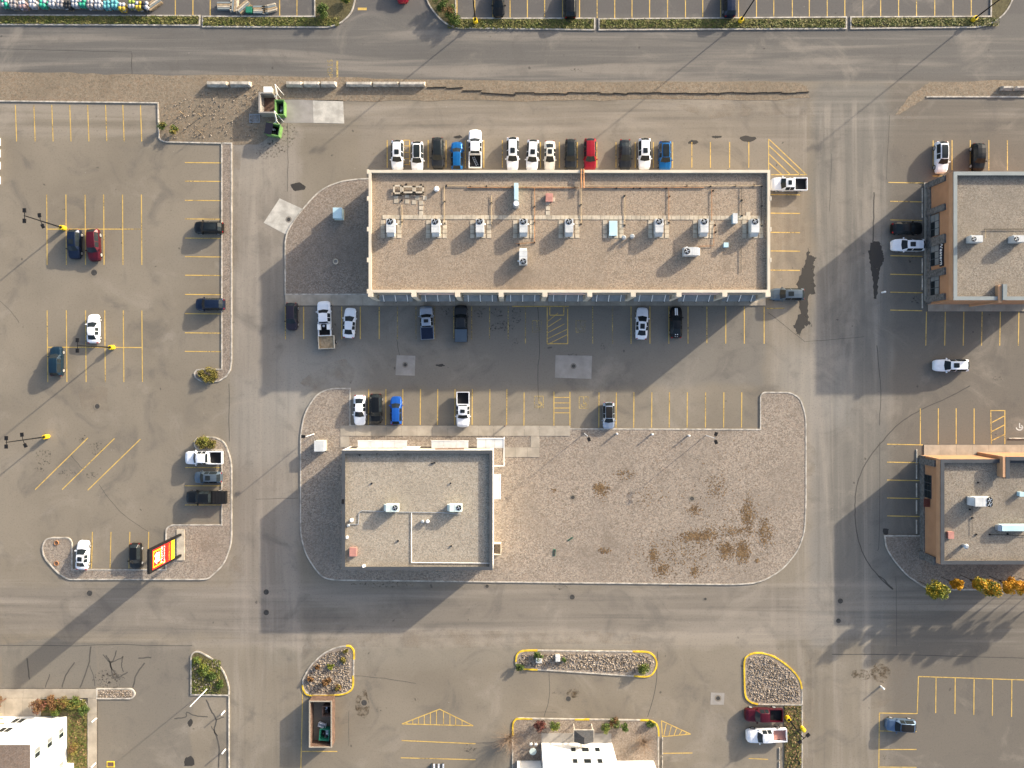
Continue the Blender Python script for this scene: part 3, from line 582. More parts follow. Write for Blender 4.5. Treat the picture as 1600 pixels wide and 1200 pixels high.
for i in range(9):
    a = P(px_p[i],457,HM).x+.36; b_ = P(px_p[i+1],457,HM).x-.36
    w_ = MB().box(a+.15,b_-.15,Y0-.06,Y0-.004,.15,3.1).build('shop_window', K['glass'], mall)
    n = 5
    for k in range(n+1):
        x = a+.15+(b_-a-.3)*k/n; MB().add(MB().box(x-.04,x+.04,Y0-.10,Y0-.062,.15,3.1).v, MB().box(0,1,0,1,0,1).f).build('mullion', K['steel'], mall)
    cn = MB(); cn.add([(a+.3,Y0-.05,3.9),(b_-.3,Y0-.05,3.9),(b_-.3,Y0-.95,3.45),(a+.3,Y0-.95,3.45),(a+.3,Y0-.05,3.82),(b_-.3,Y0-.05,3.82),(b_-.3,Y0-.95,3.37),(a+.3,Y0-.95,3.37)],[(3,2,1,0),(4,5,6,7),(0,1,5,4),(1,2,6,5),(2,3,7,6),(3,0,4,7)])
    cn.build('canopy', K['glass_lt'], mall)
    for q in (.18,.5,.82):
        x = a+(b_-a)*q; MB().tube((x,Y0-.02,4.7),(x,Y0-1.0,3.5),.05,6).build('canopy_bracket', K['sign_w'], mall); MB().tube((x,Y0-1.0,3.2),(x,Y0-1.0,3.5),.1,8).build('light_fixture', K['black'], mall)
    MB().box(a+.2,b_-.2,Y0-.12,Y0-.003,4.9,6.3).build('sign_band', K['brick' if i%3 == 1 else 'walk'], mall)
for i, px in enumerate((597,640,683,726,770,815,858,900,944,988,1030,1074,1118,1160)):      # back doors on the north wall
    x = P(px,265,HM).x; d = MB().box(x-.5,x+.5,Y1+.002,Y1+.05,.05,2.15).build('back_door', K['slate'], mall)
# rusty service crossing and roof pipes
HRt = HR
def roof_pipe(t, pts, z, r, m, n=6, name='roof_pipe'):
    b = MB()
    for i in range(len(pts)-1): b.tube(P(*pts[i],z), P(*pts[i+1],z), r, n)
    b.build(name, K[m], t)
pz = HRt+.16
roof_pipe(mall, [(698,290),(905,292)], pz, .05, 'pipe_y'); roof_pipe(mall, [(914,290.5),(1192,290)], pz, .05, 'pipe_y'); roof_pipe(mall, [(730,293),(905,293.6)], pz, .06, 'cable_red'); roof_pipe(mall, [(914,293),(1100,293)], pz, .05, 'cable_red')
for x in (908,912): roof_pipe(mall, [(x,264),(x,294)], HM+.06, .12, 'cable_red', name='rusty_pipe_riser')
for x, y0, y1, m in ((628,320,352,'pipe_y'),(694,291,350,'pipe_y'),(768,305,350,'pipe_y'),(835,293,378,'cable_red'),(908,294,350,'pipe_y'),(976,308,352,'pipe_y'),(1045,293,348,'cable_red'),(1112,295,345,'cable_red'),(1159,292,335,'crack'),(1190,292,350,'crack'),(1158,384,425,'crack')): roof_pipe(mall, [(x,y0),(x,y1)], pz, .045, m)
roof_pipe(mall, [(1090,385),(1115,384),(1116,352)], pz, .04, 'cable_red'); roof_pipe(mall, [(805,381),(835,379)], pz, .04, 'cable_red')
MEB = MB().box(-.11,.11,-.11,.11,0,.2,.02).mesh('pipe_block')
for x, y in ((635,288),(658,289),(698,290),(735,292),(760,291),(800,292),(822,293),(880,293),(898,293),(963,294),(990,294),(1000,294),(1041,294),(1073,290),(1110,291),(1149,290),(1178,290),(1190,291),(628,313),(695,315),(768,317),(835,323),(908,320),(976,306),(1046,307),(1114,298),(1159,313),(1190,322),(695,349),(628,347),(835,348),(908,350),(976,352),(1045,348),(1117,352),(1159,337),(1190,353),(835,379),(811,382),(1118,363),(1137,266)):
    p = P(x,y,HR); link('pipe_block', MEB, K['black'], mall, (p.x-O.x,p.y-O.y,HR))
# paving slabs on the roof
ME_SLAB = MB().box(-.31,.31,-.31,.31,0,.05,.01).mesh('roof_slab')
def rslab(x, y): p = P(x,y,HR); link('roof_slab', ME_SLAB, K['slab'], mall, (p.x-O.x,p.y-O.y,HR+.002+rng.uniform(0,.008)), rng.uniform(-.02,.02))
for k in range(85): rslab(601+k*6.95, 339.3+k*.012)
for ux in (610,681,750,817,888,957,1028,1098,1175):
    for gx in (-13,13) : 
        for gy in range(4): rslab(ux+gx+1, 347+gy*7.1+.4)
    for gx in (-4.5,4.5): rslab(ux+gx+1, 368.8)
for x, y in ((658,333),(658,325),(658,317),(856,317),(856,325),(856,333),(864,312),(619,307),(619,314),(636,306),(647,316),(636,315),(652,309),(664,309),(1169,334)): rslab(x,y)
# rooftop units
def make_rtu(m='unit_white', lx=1.22, ly=2.35, h=1.15, fans=1):
    d = {}
    d['base_curb'] = (MB().box(-lx/2+.08,lx/2-.08,-ly/2+.08,ly/2-.08,0,.22).mesh('base_curb'), 'steel')
    d['cabinet'] = (MB().box(-lx/2,lx/2,-ly/2+.3,ly/2,.2,h,.03).mesh('cabinet'), m)
    d['intake_hood'] = (MB().add([(-lx/2+.08,-ly/2+.3,.35),(lx/2-.08,-ly/2+.3,.35),(lx/2-.08,-ly/2-.12,.35),(-lx/2+.08,-ly/2-.12,.35),(-lx/2+.08,-ly/2+.3,h-.1),(lx/2-.08,-ly/2+.3,h-.1),(lx/2-.08,-ly/2-.12,.6),(-lx/2+.08,-ly/2-.12,.6)],[(0,1,2,3),(7,6,5,4),(0,4,5,1),(1,5,6,2),(2,6,7,3),(3,7,4,0)]).mesh('intake_hood'), m)
    d['panel_seam'] = (MB().box(-lx/2-.006,lx/2+.006,-.02,.02,.25,h+.006).mesh('panel_seam'), 'steel')
    return d
RTU_ME = {}
for key, args in (('w',('unit_white',)),('g',('unit_green',)),('big',('unit_white',1.35,2.9,1.3,2))): RTU_ME[key] = make_rtu(*args)
ring = MB().tube((0,0,0),(0,0,.05),.43,20).mesh('fan_opening')
bl = MB()
for k in range(4):
    a = k*math.pi/2+.4; c, s_ = math.cos(a), math.sin(a)
    bl.add([(c*.07-s_*.02,s_*.07+c*.02,.065),(c*.30-s_*.10,s_*.30+c*.10,.09),(c*.32+s_*.09,s_*.32-c*.09,.062),(c*.08+s_*.04,s_*.08-c*.04,.06)],[(0,1,2,3)])
bl.tube((0,0,.05),(0,0,.1),.09,10); blades = bl.mesh('fan_blades')
def rtu(px, py, z, rz, label, key='w', fan=(-.02,.75), sc=1.0):
    p = P(px,py,z+.8); t = thing('rooftop_unit', label, 'rooftop unit', (p.x,p.y,z), rz, 'rooftop air handlers'); t.scale = (sc,sc,1.25)
    for n_, (me_, m_) in RTU_ME[key].items(): link(n_, me_, K[m_], t)
    tops = {'w':1.15,'g':1.15,'big':1.3}[key]
    for f in ([fan] if key != 'big' else [(-.32,1.0),(.32,1.0)]):
        r_ = link('fan', ring, K['black'], t, (f[0],f[1],tops-.005)); link('fan_blades', blades, K['steel'], r_)
    link('conduit_box', MEB, K['sign_w'], t, (.72,.55,.3))
for i, (x, l) in enumerate(((611,'first rooftop unit in the slab-walk row, at the west parapet'),(681,'white rooftop unit in the slab-walk row between the first unit and the duct-side ones'),(750,'white rooftop unit in the row just west of the tall round exhaust pipe'),(818,'white rooftop unit in the row directly above the lone unit'),(889,'white rooftop unit in the row just west of the pale blue cover'),(1029,'white rooftop unit in the row just east of the pale blue cover'),(1099,'white rooftop unit in the row just above the sideways unit'),(1178,'last white rooftop unit in the row beside the east parapet'))):
    rtu(x, 355.5, HR, 0, l)
rtu(817.5, 401.5, HR, math.pi, 'lone white rooftop unit below the row with its fan at the south end')
rtu(1080, 393.5, HR, math.pi/2, 'white rooftop unit lying sideways below the row near the east end')
def roof_box(name, px, py, z, sx, sy, h, m, label, cat, top=None):
    p = P(px,py,z+h*.7); t = thing(name, label, cat, (p.x,p.y,z)); b = MB(); b.local = True; b.box(-sx/2,sx/2,-sy/2,sy/2,0,h,.03).build('housing', K[m], t)
    b = MB(); b.local = True; b.box(-sx/2-.05,sx/2+.05,-sy/2-.05,sy/2+.05,h+.002,h+.06,.02).build('lid', K[top or m], t); return t
roof_box('unit_cover', 958, 357, HR, 1.1, 2.1, .35, 'unit_blue', 'flat pale blue metal cover on slabs in the rooftop row', 'roof hatch')
roof_box('roof_vent_box', 1148, 341.5, HR, .62, 1.4, .7, 'unit_blue', 'narrow pale blue vent box near the tilted slab', 'roof vent', 'unit_white')
roof_box('roof_vent_box', 1134, 383, HR, .6, .6, .6, 'unit_blue', 'small square pale blue vent box below the slab walk', 'roof vent')
roof_box('roof_hatch', 858, 309, HR, .95, 1.15, .5, 'hatch', 'red roof hatch beside the round exhaust pipe', 'roof hatch')
p = P(806.5,312,HR+.7); t = thing('exhaust_duct', 'tall pale steel exhaust duct ending in a round cap', 'duct', (p.x,p.y,HR))
b = MB(); b.local = True; b.box(-.33,.33,-.1,2.4,.15,1.1,.05).build('duct', K['unit_blue'], t); b = MB(); b.local = True; b.tube((0,-.75,0),(0,-.75,1.5),.45,16).build('stack', K['steel'], t); b = MB(); b.local = True; b.tube((0,-.75,1.5),(0,-.75,1.62),.36,16).build('cap', K['sign_w'], t)
def vent(px, py, z, r, h, label, m='steel'):
    p = P(px,py,z+h); t = thing('roof_vent', label, 'roof vent', (p.x,p.y,z), 0, 'round roof vents'); b = MB(); b.local = True; b.tube((0,0,0),(0,0,h),r*.7,12).build('stack', K[m], t); b = MB(); b.local = True; b.tube((0,0,h-.05),(0,0,h+.18),r,12,r*.55).build('cowl', K['sign_w' if m != 'steel' else 'steel'], t)
vent(975,371,HR,.34,.7,'squat steel roof vent beside a round fan vent, west of the pair'); vent(988,369,HR,.36,.6,'round fan vent with dark centre, east of the pair'); vent(682,295,HR,.4,.5,'pale round vent beside the cable frames','white')
t = thing('cable_frame', 'pair of pale metal frames with slabs lying on the roof', 'frame', tuple(P(638,297,HR)))
for dx, w_, d_ in ((-1.55,1.25,1.3),(.0,1.75,1.05),(1.62,1.4,1.05)):
    b = MB(); b.local = True
    for a in ((-w_/2,w_/2,-d_/2,-d_/2+.22),(-w_/2,w_/2,d_/2-.22,d_/2),(-w_/2,-w_/2+.22,-d_/2,d_/2),(w_/2-.22,w_/2,-d_/2,d_/2)): b.box(a[0]+dx,a[1]+dx,a[2],a[3],.25+.01*dx,.40+.01*dx)
    b.build('frame_bay', K['slab'], t)
    b = MB(); b.local = True; b.tube((dx-w_/2,-d_/2-.15,.15),(dx+w_/2,-d_/2-.15,.15),.06,6).build('rail', K['black'], t)
    for q in (-1,1): b = MB(); b.local = True; b.box(dx+q*w_/2*.7-.06,dx+q*w_/2*.7+.06,-d_/2+.03,-d_/2+.15,0,.24).build('foot', K['black'], t)

# low flat-roofed building
HL, HLR = 5.4, 4.75
LX0, LX1, LY0, LY1 = rect_at(534, 703.5, 770, 891, HL)
low = thing('flat_roof_building', 'low square shop with slate parapet and pale gravel roof', 'building', ((LX0+LX1)/2,(LY0+LY1)/2,.09)); 
shell(low, LX0, LX1, LY0, LY1, HL, HLR, 'white', 'roof_pale', 'slate', .5)
for a, b_ in ((545,556),(590,628),(655,675),(700,760)):
    xa = P(a,700,3).x; xb = P(b_,700,3).x; MB().box(xa,xb,LY1+.004,LY1+.06,.6,2.7).build('window', K['glass'], low)
MB().box(P(680,700,4.4).x,P(725,700,4.4).x,LY1+.004,LY1+.09,3.9,4.7).build('sign_band', K['brown'], low); MB().box(LX0+.4,LX1-.4,LY1+.002,LY1+.05,3.2,3.42).build('trim_band', K['orange_lt'], low)
for a, b_ in ((559,636),(674,732)):
    xa = P(a,692,3).x; xb = P(b_,692,3).x; n = 4 if b_-a > 60 else 3
    for k in range(n): u = xa+(xb-xa)*k/n; MB().box(u+.02,u+(xb-xa)/n-.02,LY1+.08,LY1+1.12,2.95,3.03).build('canopy_panel', K['unit_white'], low)
    MB().box(xa-.03,xb+.03,LY1+1.12,LY1+1.2,2.9,3.08).build('canopy_edge', K['sign_w'], low)
xa, xb = P(745,692,3).x, P(787,692,3).x
for k in range(3): u = xa+(xb-xa)*k/3; MB().box(u+.02,u+(xb-xa)/3-.02,LY1+.08,LY1+1.5,2.95,3.02).build('canopy_panel', K['unit_white'], low)
MB().box(xa-.05,xb+.05,LY1+1.5,LY1+1.6,2.9,3.1).build('canopy_edge', K['sign_w'], low); MB().box(xb+.0,xb+.1,LY1-2.7,LY1+1.49,2.9,3.09).build('canopy_edge', K['sign_w'], low)
MB().box(LX1+.01,xb-.01,LY1-2.7,LY1-2.6,2.9,3.08).build('canopy_edge', K['sign_w'], low)
for x, y in ((xb+.05,LY1+1.45),(xb+.05,LY1-2.6)): MB().box(x-.07,x+.07,y-.07,y+.07,0,2.9).build('canopy_post', K['sign_w'], low)
MB().box(LX1+.02,LX1+1.05,P(0,780,3).y,P(0,741,3).y,2.9,3.0).build('canopy_panel', K['unit_white'], low); MB().box(LX1+1.05,LX1+1.13,P(0,780,3).y,P(0,741,3).y,2.87,3.05).build('canopy_edge', K['sign_w'], low)
b = MB(); x_ = LX1+.02
for a in ((x_,x_+1.15,P(0,867,1).y,P(0,866,1).y),(x_,x_+1.15,P(0,849,1).y,P(0,850,1).y),(x_+1.07,x_+1.15,P(0,866,1).y,P(0,850,1).y)): b.box(*a,0,1.1)
b.build('utility_screen', K['cream'], low); MB().box(P(537,784,HL).x-.3,P(537,784,HL).x+.1,P(0,787,HL).y,P(0,780,HL).y,HL-.4,HL+.05).build('scupper', K['black'], low)
rtu(612,793,HLR,-math.pi/2,'pale green rooftop unit on the low shop, west of the other','g',(-.1,.7),.9); rtu(711,793,HLR,-math.pi/2,'pale green rooftop unit on the low shop, near the pair of small vents','g',(-.1,.7),.9)
lz = HLR+.12
for pts, m in (([(560,819),(561,801),(565,798),(600,799)],'steel'),([(624,800),(690,801),(720,803)],'steel'),([(643,801),(643,879),(768,880)],'sign_w'),([(546,819),(560,819)],'steel')): roof_pipe(low, pts, lz, .05, m)
vent(549,813,HLR,.3,.5,'white vent beside the blue-grey one near the west parapet','white'); vent(544,821,HLR,.27,.4,'blue-grey vent near the west parapet'); vent(660,815,HLR,.28,.5,'first of two small vents between the pale green units'); vent(668,815,HLR,.28,.5,'second of two small vents, nearer the east pale green unit','white'); vent(542,840,HLR,.24,.4,'small white vent above the roof hatch','white'); vent(568,885,HLR,.28,.5,'white vent against the south parapet','white')
roof_box('roof_hatch', 552, 862, HLR, 1.0, 1.25, .45, 'hatch', 'dull red roof hatch on the low shop roof', 'roof hatch')
for x, y in ((562,711),(589,709),(622,709),(675,724),(679,723),(581,755),(704,755),(622,845),(705,853),(585,888)):
    p = P(x,y,HLR); o_ = MB().box(p.x-.12,p.x+.12,p.y-.1,p.y+.1,HLR+.002,HLR+.2,.03).build('roof_drain', K['black'], low)

# east buildings, cut by the frame
def east_building(label, px, py0, py1, h, hr, notch_px, parts):
    x0, x1, y0, y1 = rect_at(px, py0, 1660, py1, h)
    t = thing('stucco_shop', label, 'building', ((x0+x1)/2,(y0+y1)/2,0)); shell(t, x0, x1, y0, y1, h, hr, 'orange', 'roof_grey', 'coping_lt' if h > 6 else 'slate', .55)
    return t, x0, x1, y0, y1
tw, x0, x1, y0, y1 = east_building('orange stucco shop with pale coping and stone piers, lettered sign', 1490, 268, 469, 6.7, 6.1, None, None)
def ypx(py, z=6.7): return P(0,py,z).y
def west_wall(t, x0, y0, y1, h, piers, wins, wz, ptop, dark=False):
    MB().box(x0-.16,x0-.004,y0+.01,y1-.01,0,1.15).build('stone_base', K['stone'], t)
    for a, b_ in piers: MB().box(x0-.30,x0-.163,a,b_,0,ptop).build('stone_pier', K['stone'], t)
    for a, b_ in piers: MB().box(x0-.12,x0-.004,a+.01,b_-.01,1.152,ptop-.02).build('stone_pier', K['stone'], t)
    MB().box(x0-.10,x0-.003,y0+.02,y1-.02,h-1.0,h-.1).build('cornice', K['orange_lt'], t)
    for a, b_ in wins:
        f = MB().box(x0-.09,x0-.004,a,b_,1.16,wz).build('window', K['slate'], t); n = 3
        f_l = t.location
        for k in range(n):
            for q in range(2):
                u = a+(b_-a)*k/n; zz0 = 1.22+(wz-1.22)*q/2; m_ = MB().box(x0-.12,x0-.092,u+.06,u+(b_-a)/n-.06,zz0+.04,zz0+(wz-1.22)/2-.06)
                m_.v = [(v[0]-f_l.x,v[1]-f_l.y,v[2]) for v in m_.v]; m_.build('pane', K['glass' if dark or q == 0 and k < 2 else 'glass_lt'], f)
k_ = (1-2.3/CAMH)*S
def yw(py, z): return (NY-py)*(1-z/CAMH)*S
west_wall(tw, x0, y0, y1, 6.7, [(yw(a,4.),yw(b_,4.)) for a, b_ in ((285,276),(330,320),(381,367),(430,419),(469,459))], [(yw(b_,2.2),yw(a,2.2)) for a, b_ in ((335,369),(383,415),(428,461))], 3.3, 4.9)
sy = (yw(416,4.),yw(376,4.))
sg = MB().box(x0-.16,x0-.104,sy[0],sy[1],3.5,4.45).build('sign_board', K['sign_navy'], tw)
me = text_mesh('Western', .98, .02)
o = link('sign_lettering', me, K['sign_w'], sg); o.location = (x0-.19-tw.location.x,(sy[0]+sy[1])/2-tw.location.y,3.98); o.rotation_euler = (R(90),0,R(-90))
# tower notch on the south parapet
nx = P(1559,460,6.7).x
MB().box(nx,nx+.5,y0-.35,y0+2.2,.1,6.85).build('fin_wall', K['orange_lt'], tw); MB().box(nx+.505,nx+1.1,y0+.01,y0+2.3,6.71,7.1).build('tower_coping', K['coping_lt'], tw)
rtu(1524,374,6.1,math.pi/2,'grey-white rooftop unit on the orange shop, west of the other','w',(-.1,.75),.82); rtu(1590,374,6.1,math.pi/2,'grey-white rooftop unit on the orange shop, east of the other','w',(-.1,.75),.82)
roof_pipe(tw,[(1538,358),(1605,358)],6.25,.05,'black'); roof_pipe(tw,[(1540,358),(1540,372)],6.25,.04,'pipe_y')
te, ex0, ex1, ey0, ey1 = east_building('smaller orange stucco shop with slate coping beside the autumn trees', 1470, 717.5, 882, 5.2, 4.6, None, None)
west_wall(te, ex0, ey0, ey1, 5.2, [(yw(728,3.),yw(718,3.)),(yw(880,3.),yw(868,3.))], [(yw(778,2.),yw(742,2.))], 2.9, 4.0, True)
MB().box(ex0-1.0,ex0-.12,yw(792,2.6),yw(779,2.6),2.5,2.65).build('door_awning', K['leaf_red'], te)
nx = P(1562,713,5.2).x
MB().box(nx,nx+.4,ey1-2.6,ey1+.5,.1,5.9).build('fin_wall', K['orange_lt'], te); MB().box(nx+.41,nx+10,ey1+.01,ey1+.4,0,5.85).build('tower_wall', K['orange'], te); MB().box(nx+.42,nx+10,ey1-.1,ey1+.45,5.86,5.95).build('tower_coping', K['slate'], te); MB().box(nx+.42,nx+1.0,ey1-2.8,ey1-.11,5.22,5.94).build('tower_coping', K['slate'], te)
rtu(1530,783,4.6,-math.pi/2,'large rooftop unit with two fans on the smaller orange shop','big')
roof_box('roof_hatch', 1485, 836, 4.6, .8, 1.0, .5, 'hatch', 'red roof hatch on the smaller orange shop', 'roof hatch'); roof_box('roof_vent_box', 1595, 772, 4.6, .6, .6, .6, 'unit_blue', 'small blue vent box on the smaller orange shop', 'roof vent')
p = P(1580,824.5,5.2); t = thing('duct_run', 'long pale blue duct lying on the smaller orange shop roof', 'duct', (p.x,p.y,4.6)); b = MB(); b.local = True; b.box(-1.7,2.6,-.5,.5,.2,1.0,.08).build('duct', K['unit_blue'], t); b = MB(); b.local = True; b.add([(-1.7,-.5,.25),(-1.7,.5,.25),(-1.7,.5,.95),(-1.7,-.5,.95),(-2.1,-.35,.1),(-2.1,.35,.1),(-2.1,.4,.75),(-2.1,-.4,.75)],[(0,1,2,3),(4,7,6,5),(0,4,5,1),(1,5,6,2),(2,6,7,3),(3,7,4,0)]).build('outlet_hood', K['steel'], t)
for q in (-1.4,0,1.6): b = MB(); b.local = True; b.box(q-.1,q+.1,-.4,.4,0,.199).build('support', K['black'], t)
vent(1510,854,4.6,.4,.8,'conical pale vent near the south parapet of the smaller shop'); roof_pipe(te,[(1519,790),(1519,835)],4.75,.03,'crack'); roof_pipe(te,[(1546,835),(1605,837)],4.75,.04,'black')
for x, y in ((1515,796),(1519,809),(1546,835),(1574,834),(1525,835),(1494,877),(1528,754)): p = P(x,y,4.6); MB().box(p.x-.12,p.x+.12,p.y-.12,p.y+.12,4.602,4.8,.03).build('roof_drain', K['black'], te)

# white three-storey building, south-west corner
t = thing('white_apartment', 'white three-storey building with green-trimmed windows and brown shingle roof', 'building', (*G(60,1160),0)); hx = G(105,0)[0]; hy = G(0,1119)[1]
wl = MB(); wl.box(hx-22, hx, hy-18, hy, 0, 8.5); wl.build('wall', K['white'], t)
rz_ = 8.5; MB().add([(hx-22,hy-18,rz_),(hx+.0,hy-18,rz_),(hx+.0,hy+.0,rz_),(hx-22,hy+.0,rz_),(hx-9,hy-9,11.5),(hx-13,hy-9,11.5)],[(0,1,4,5),(1,2,4),(2,3,5,4),(3,0,5)]).build('roof', K['shingle'], t)
MB().box(hx+.002,hx+1.15,hy-16,hy-7.2,0,2.6).build('side_wing', K['white'], t)
for j, yb in enumerate((-1.1,-6.3,-11.5)):
    for i in range(3):
        z0 = .9+i*2.75
        f = MB().box(hx+.003,hx+.05,hy+yb-1.5,hy+yb,z0,z0+1.25).build('window', K['unit_green'], t)
        m_ = MB().box(hx+.051,hx+.07,hy+yb-1.42,hy+yb-.78,z0+.1,z0+1.15); m2 = MB().box(hx+.051,hx+.07,hy+yb-.7,hy+yb-.08,z0+.1,z0+1.15)
        for q, gm in ((m_,'glass'),(m2,'glass_lt')):
            q.v = [(v[0]-t.location.x,v[1]-t.location.y,v[2]) for v in q.v]; q.build('pane', K[gm], f)
for i in range(3):
    for u in (-7.4,):
        MB().box(hx+u,hx+u+.7,hy+.003,hy+.06,.9+i*2.75,2.1+i*2.75).build('window', K['glass'], t); MB().box(hx+u+.9,hx+u+1.6,hy+.003,hy+.06,.9+i*2.75,2.1+i*2.75).build('window', K['glass'], t)
t2 = thing('entrance_canopy', 'dark timber pergola over the entrance of the white building', 'pergola', (*G(8,1103),0))
for k in range(5): b = MB(); b.local = True; b.box(-1.6,1.6-.25*k,-1.6+k*.7,-1.45+k*.7,2.3,2.45).build('rafter', K['wood'], t2)
for dx, dy in ((-1.4,-1.4),(.2,1.2),(-1.4,1.2)): b = MB(); b.local = True; b.box(dx-.08,dx+.08,dy-.08,dy+.08,0,2.3).build('post', K['brown'], t2)
# white hotel, bottom edge
t = thing('white_hotel', 'tall white hotel with small dark windows and a dark gabled porch', 'building', (*G(900,1180),.09)); hy = G(0,1160)[1]+.0; xa, xb = G(846,0)[0], G(956,0)[0]
MB().box(xa,xb,hy-14,hy,0,9.5).build('wall', K['white'], t); MB().box(xa-.2,xb+.2,hy-14.2,hy+.2,9.5,9.7).build('roof', K['shingle_dk'], t)
tz = MB().box(xa,xb-.1,hy+.003,hy+1.5,0,.16).build('terrace', K['patch'], t)
gx = G(910,0)[0]; gy = hy
MB().add([(gx-1.5,gy+1.2,2.2),(gx+1.5,gy+1.2,2.2),(gx+1.5,gy+3.0,2.2),(gx-1.5,gy+3.0,2.2),(gx,gy+1.2,2.95),(gx,gy+2.2,2.95)],[(0,4,5,3),(1,2,5,4),(3,5,2),(0,3,2,1),(0,1,4)]).build('porch_roof', K['shingle_dk'], t)
for a in ((gx-1.58,gx-1.48,gy+1.2,gy+3.08),(gx+1.48,gx+1.58,gy+1.2,gy+3.08),(gx-1.48,gx+1.48,gy+3.0,gy+3.08)): MB().box(*a,2.06,2.22).build('fascia', K['kerb'], t)
for dx in (-1.4,1.4):
    for dy in (1.3,2.85): MB().box(gx+dx-.08,gx+dx+.08,gy+dy,gy+dy+.14,0,2.2).build('porch_post', K['kerb'], t)
for zz in (1.6,4.8,8.0):
    for dx, w_ in ((-1.6,.75),(.25,1.1),(2.1,.75)):
        f = MB().box(gx+dx-w_/2,gx+dx+w_/2,hy+.003,hy+.05,zz,zz+1.15).build('window', K['steel'], t); q = MB().box(gx+dx-w_/2+.06,gx+dx+w_/2-.06,hy+.051,hy+.07,zz+.06,zz+1.09); q.v = [(v[0]-t.location.x,v[1]-t.location.y,v[2]-t.location.z) for v in q.v]; q.build('pane', K['glass'], f)
for a, b_, l in ((808,845,'wing'),(957.5,1021,'wing')):
    yy = G(0,1188)[1]; MB().box(G(a,0)[0],G(b_,0)[0],yy-10,yy,0,3.6).build('wing_wall', K['white'], t); MB().box(G(a,0)[0],G(b_,0)[0],yy-10,yy,3.602,3.75).build('wing_roof', K['white'], t)
    xv = (G(a,0)[0]+G(b_,0)[0])/2; MB().tube((xv,yy-.5,3.751),(xv,yy-.5,4.0),.28,10).build('wing_vent', K['black'], t)
MB().box(G(898,0)[0],G(919,0)[0],G(0,1141)[1],G(0,1125.5)[1],0,.05).build('entry_path', K['walk'], t)

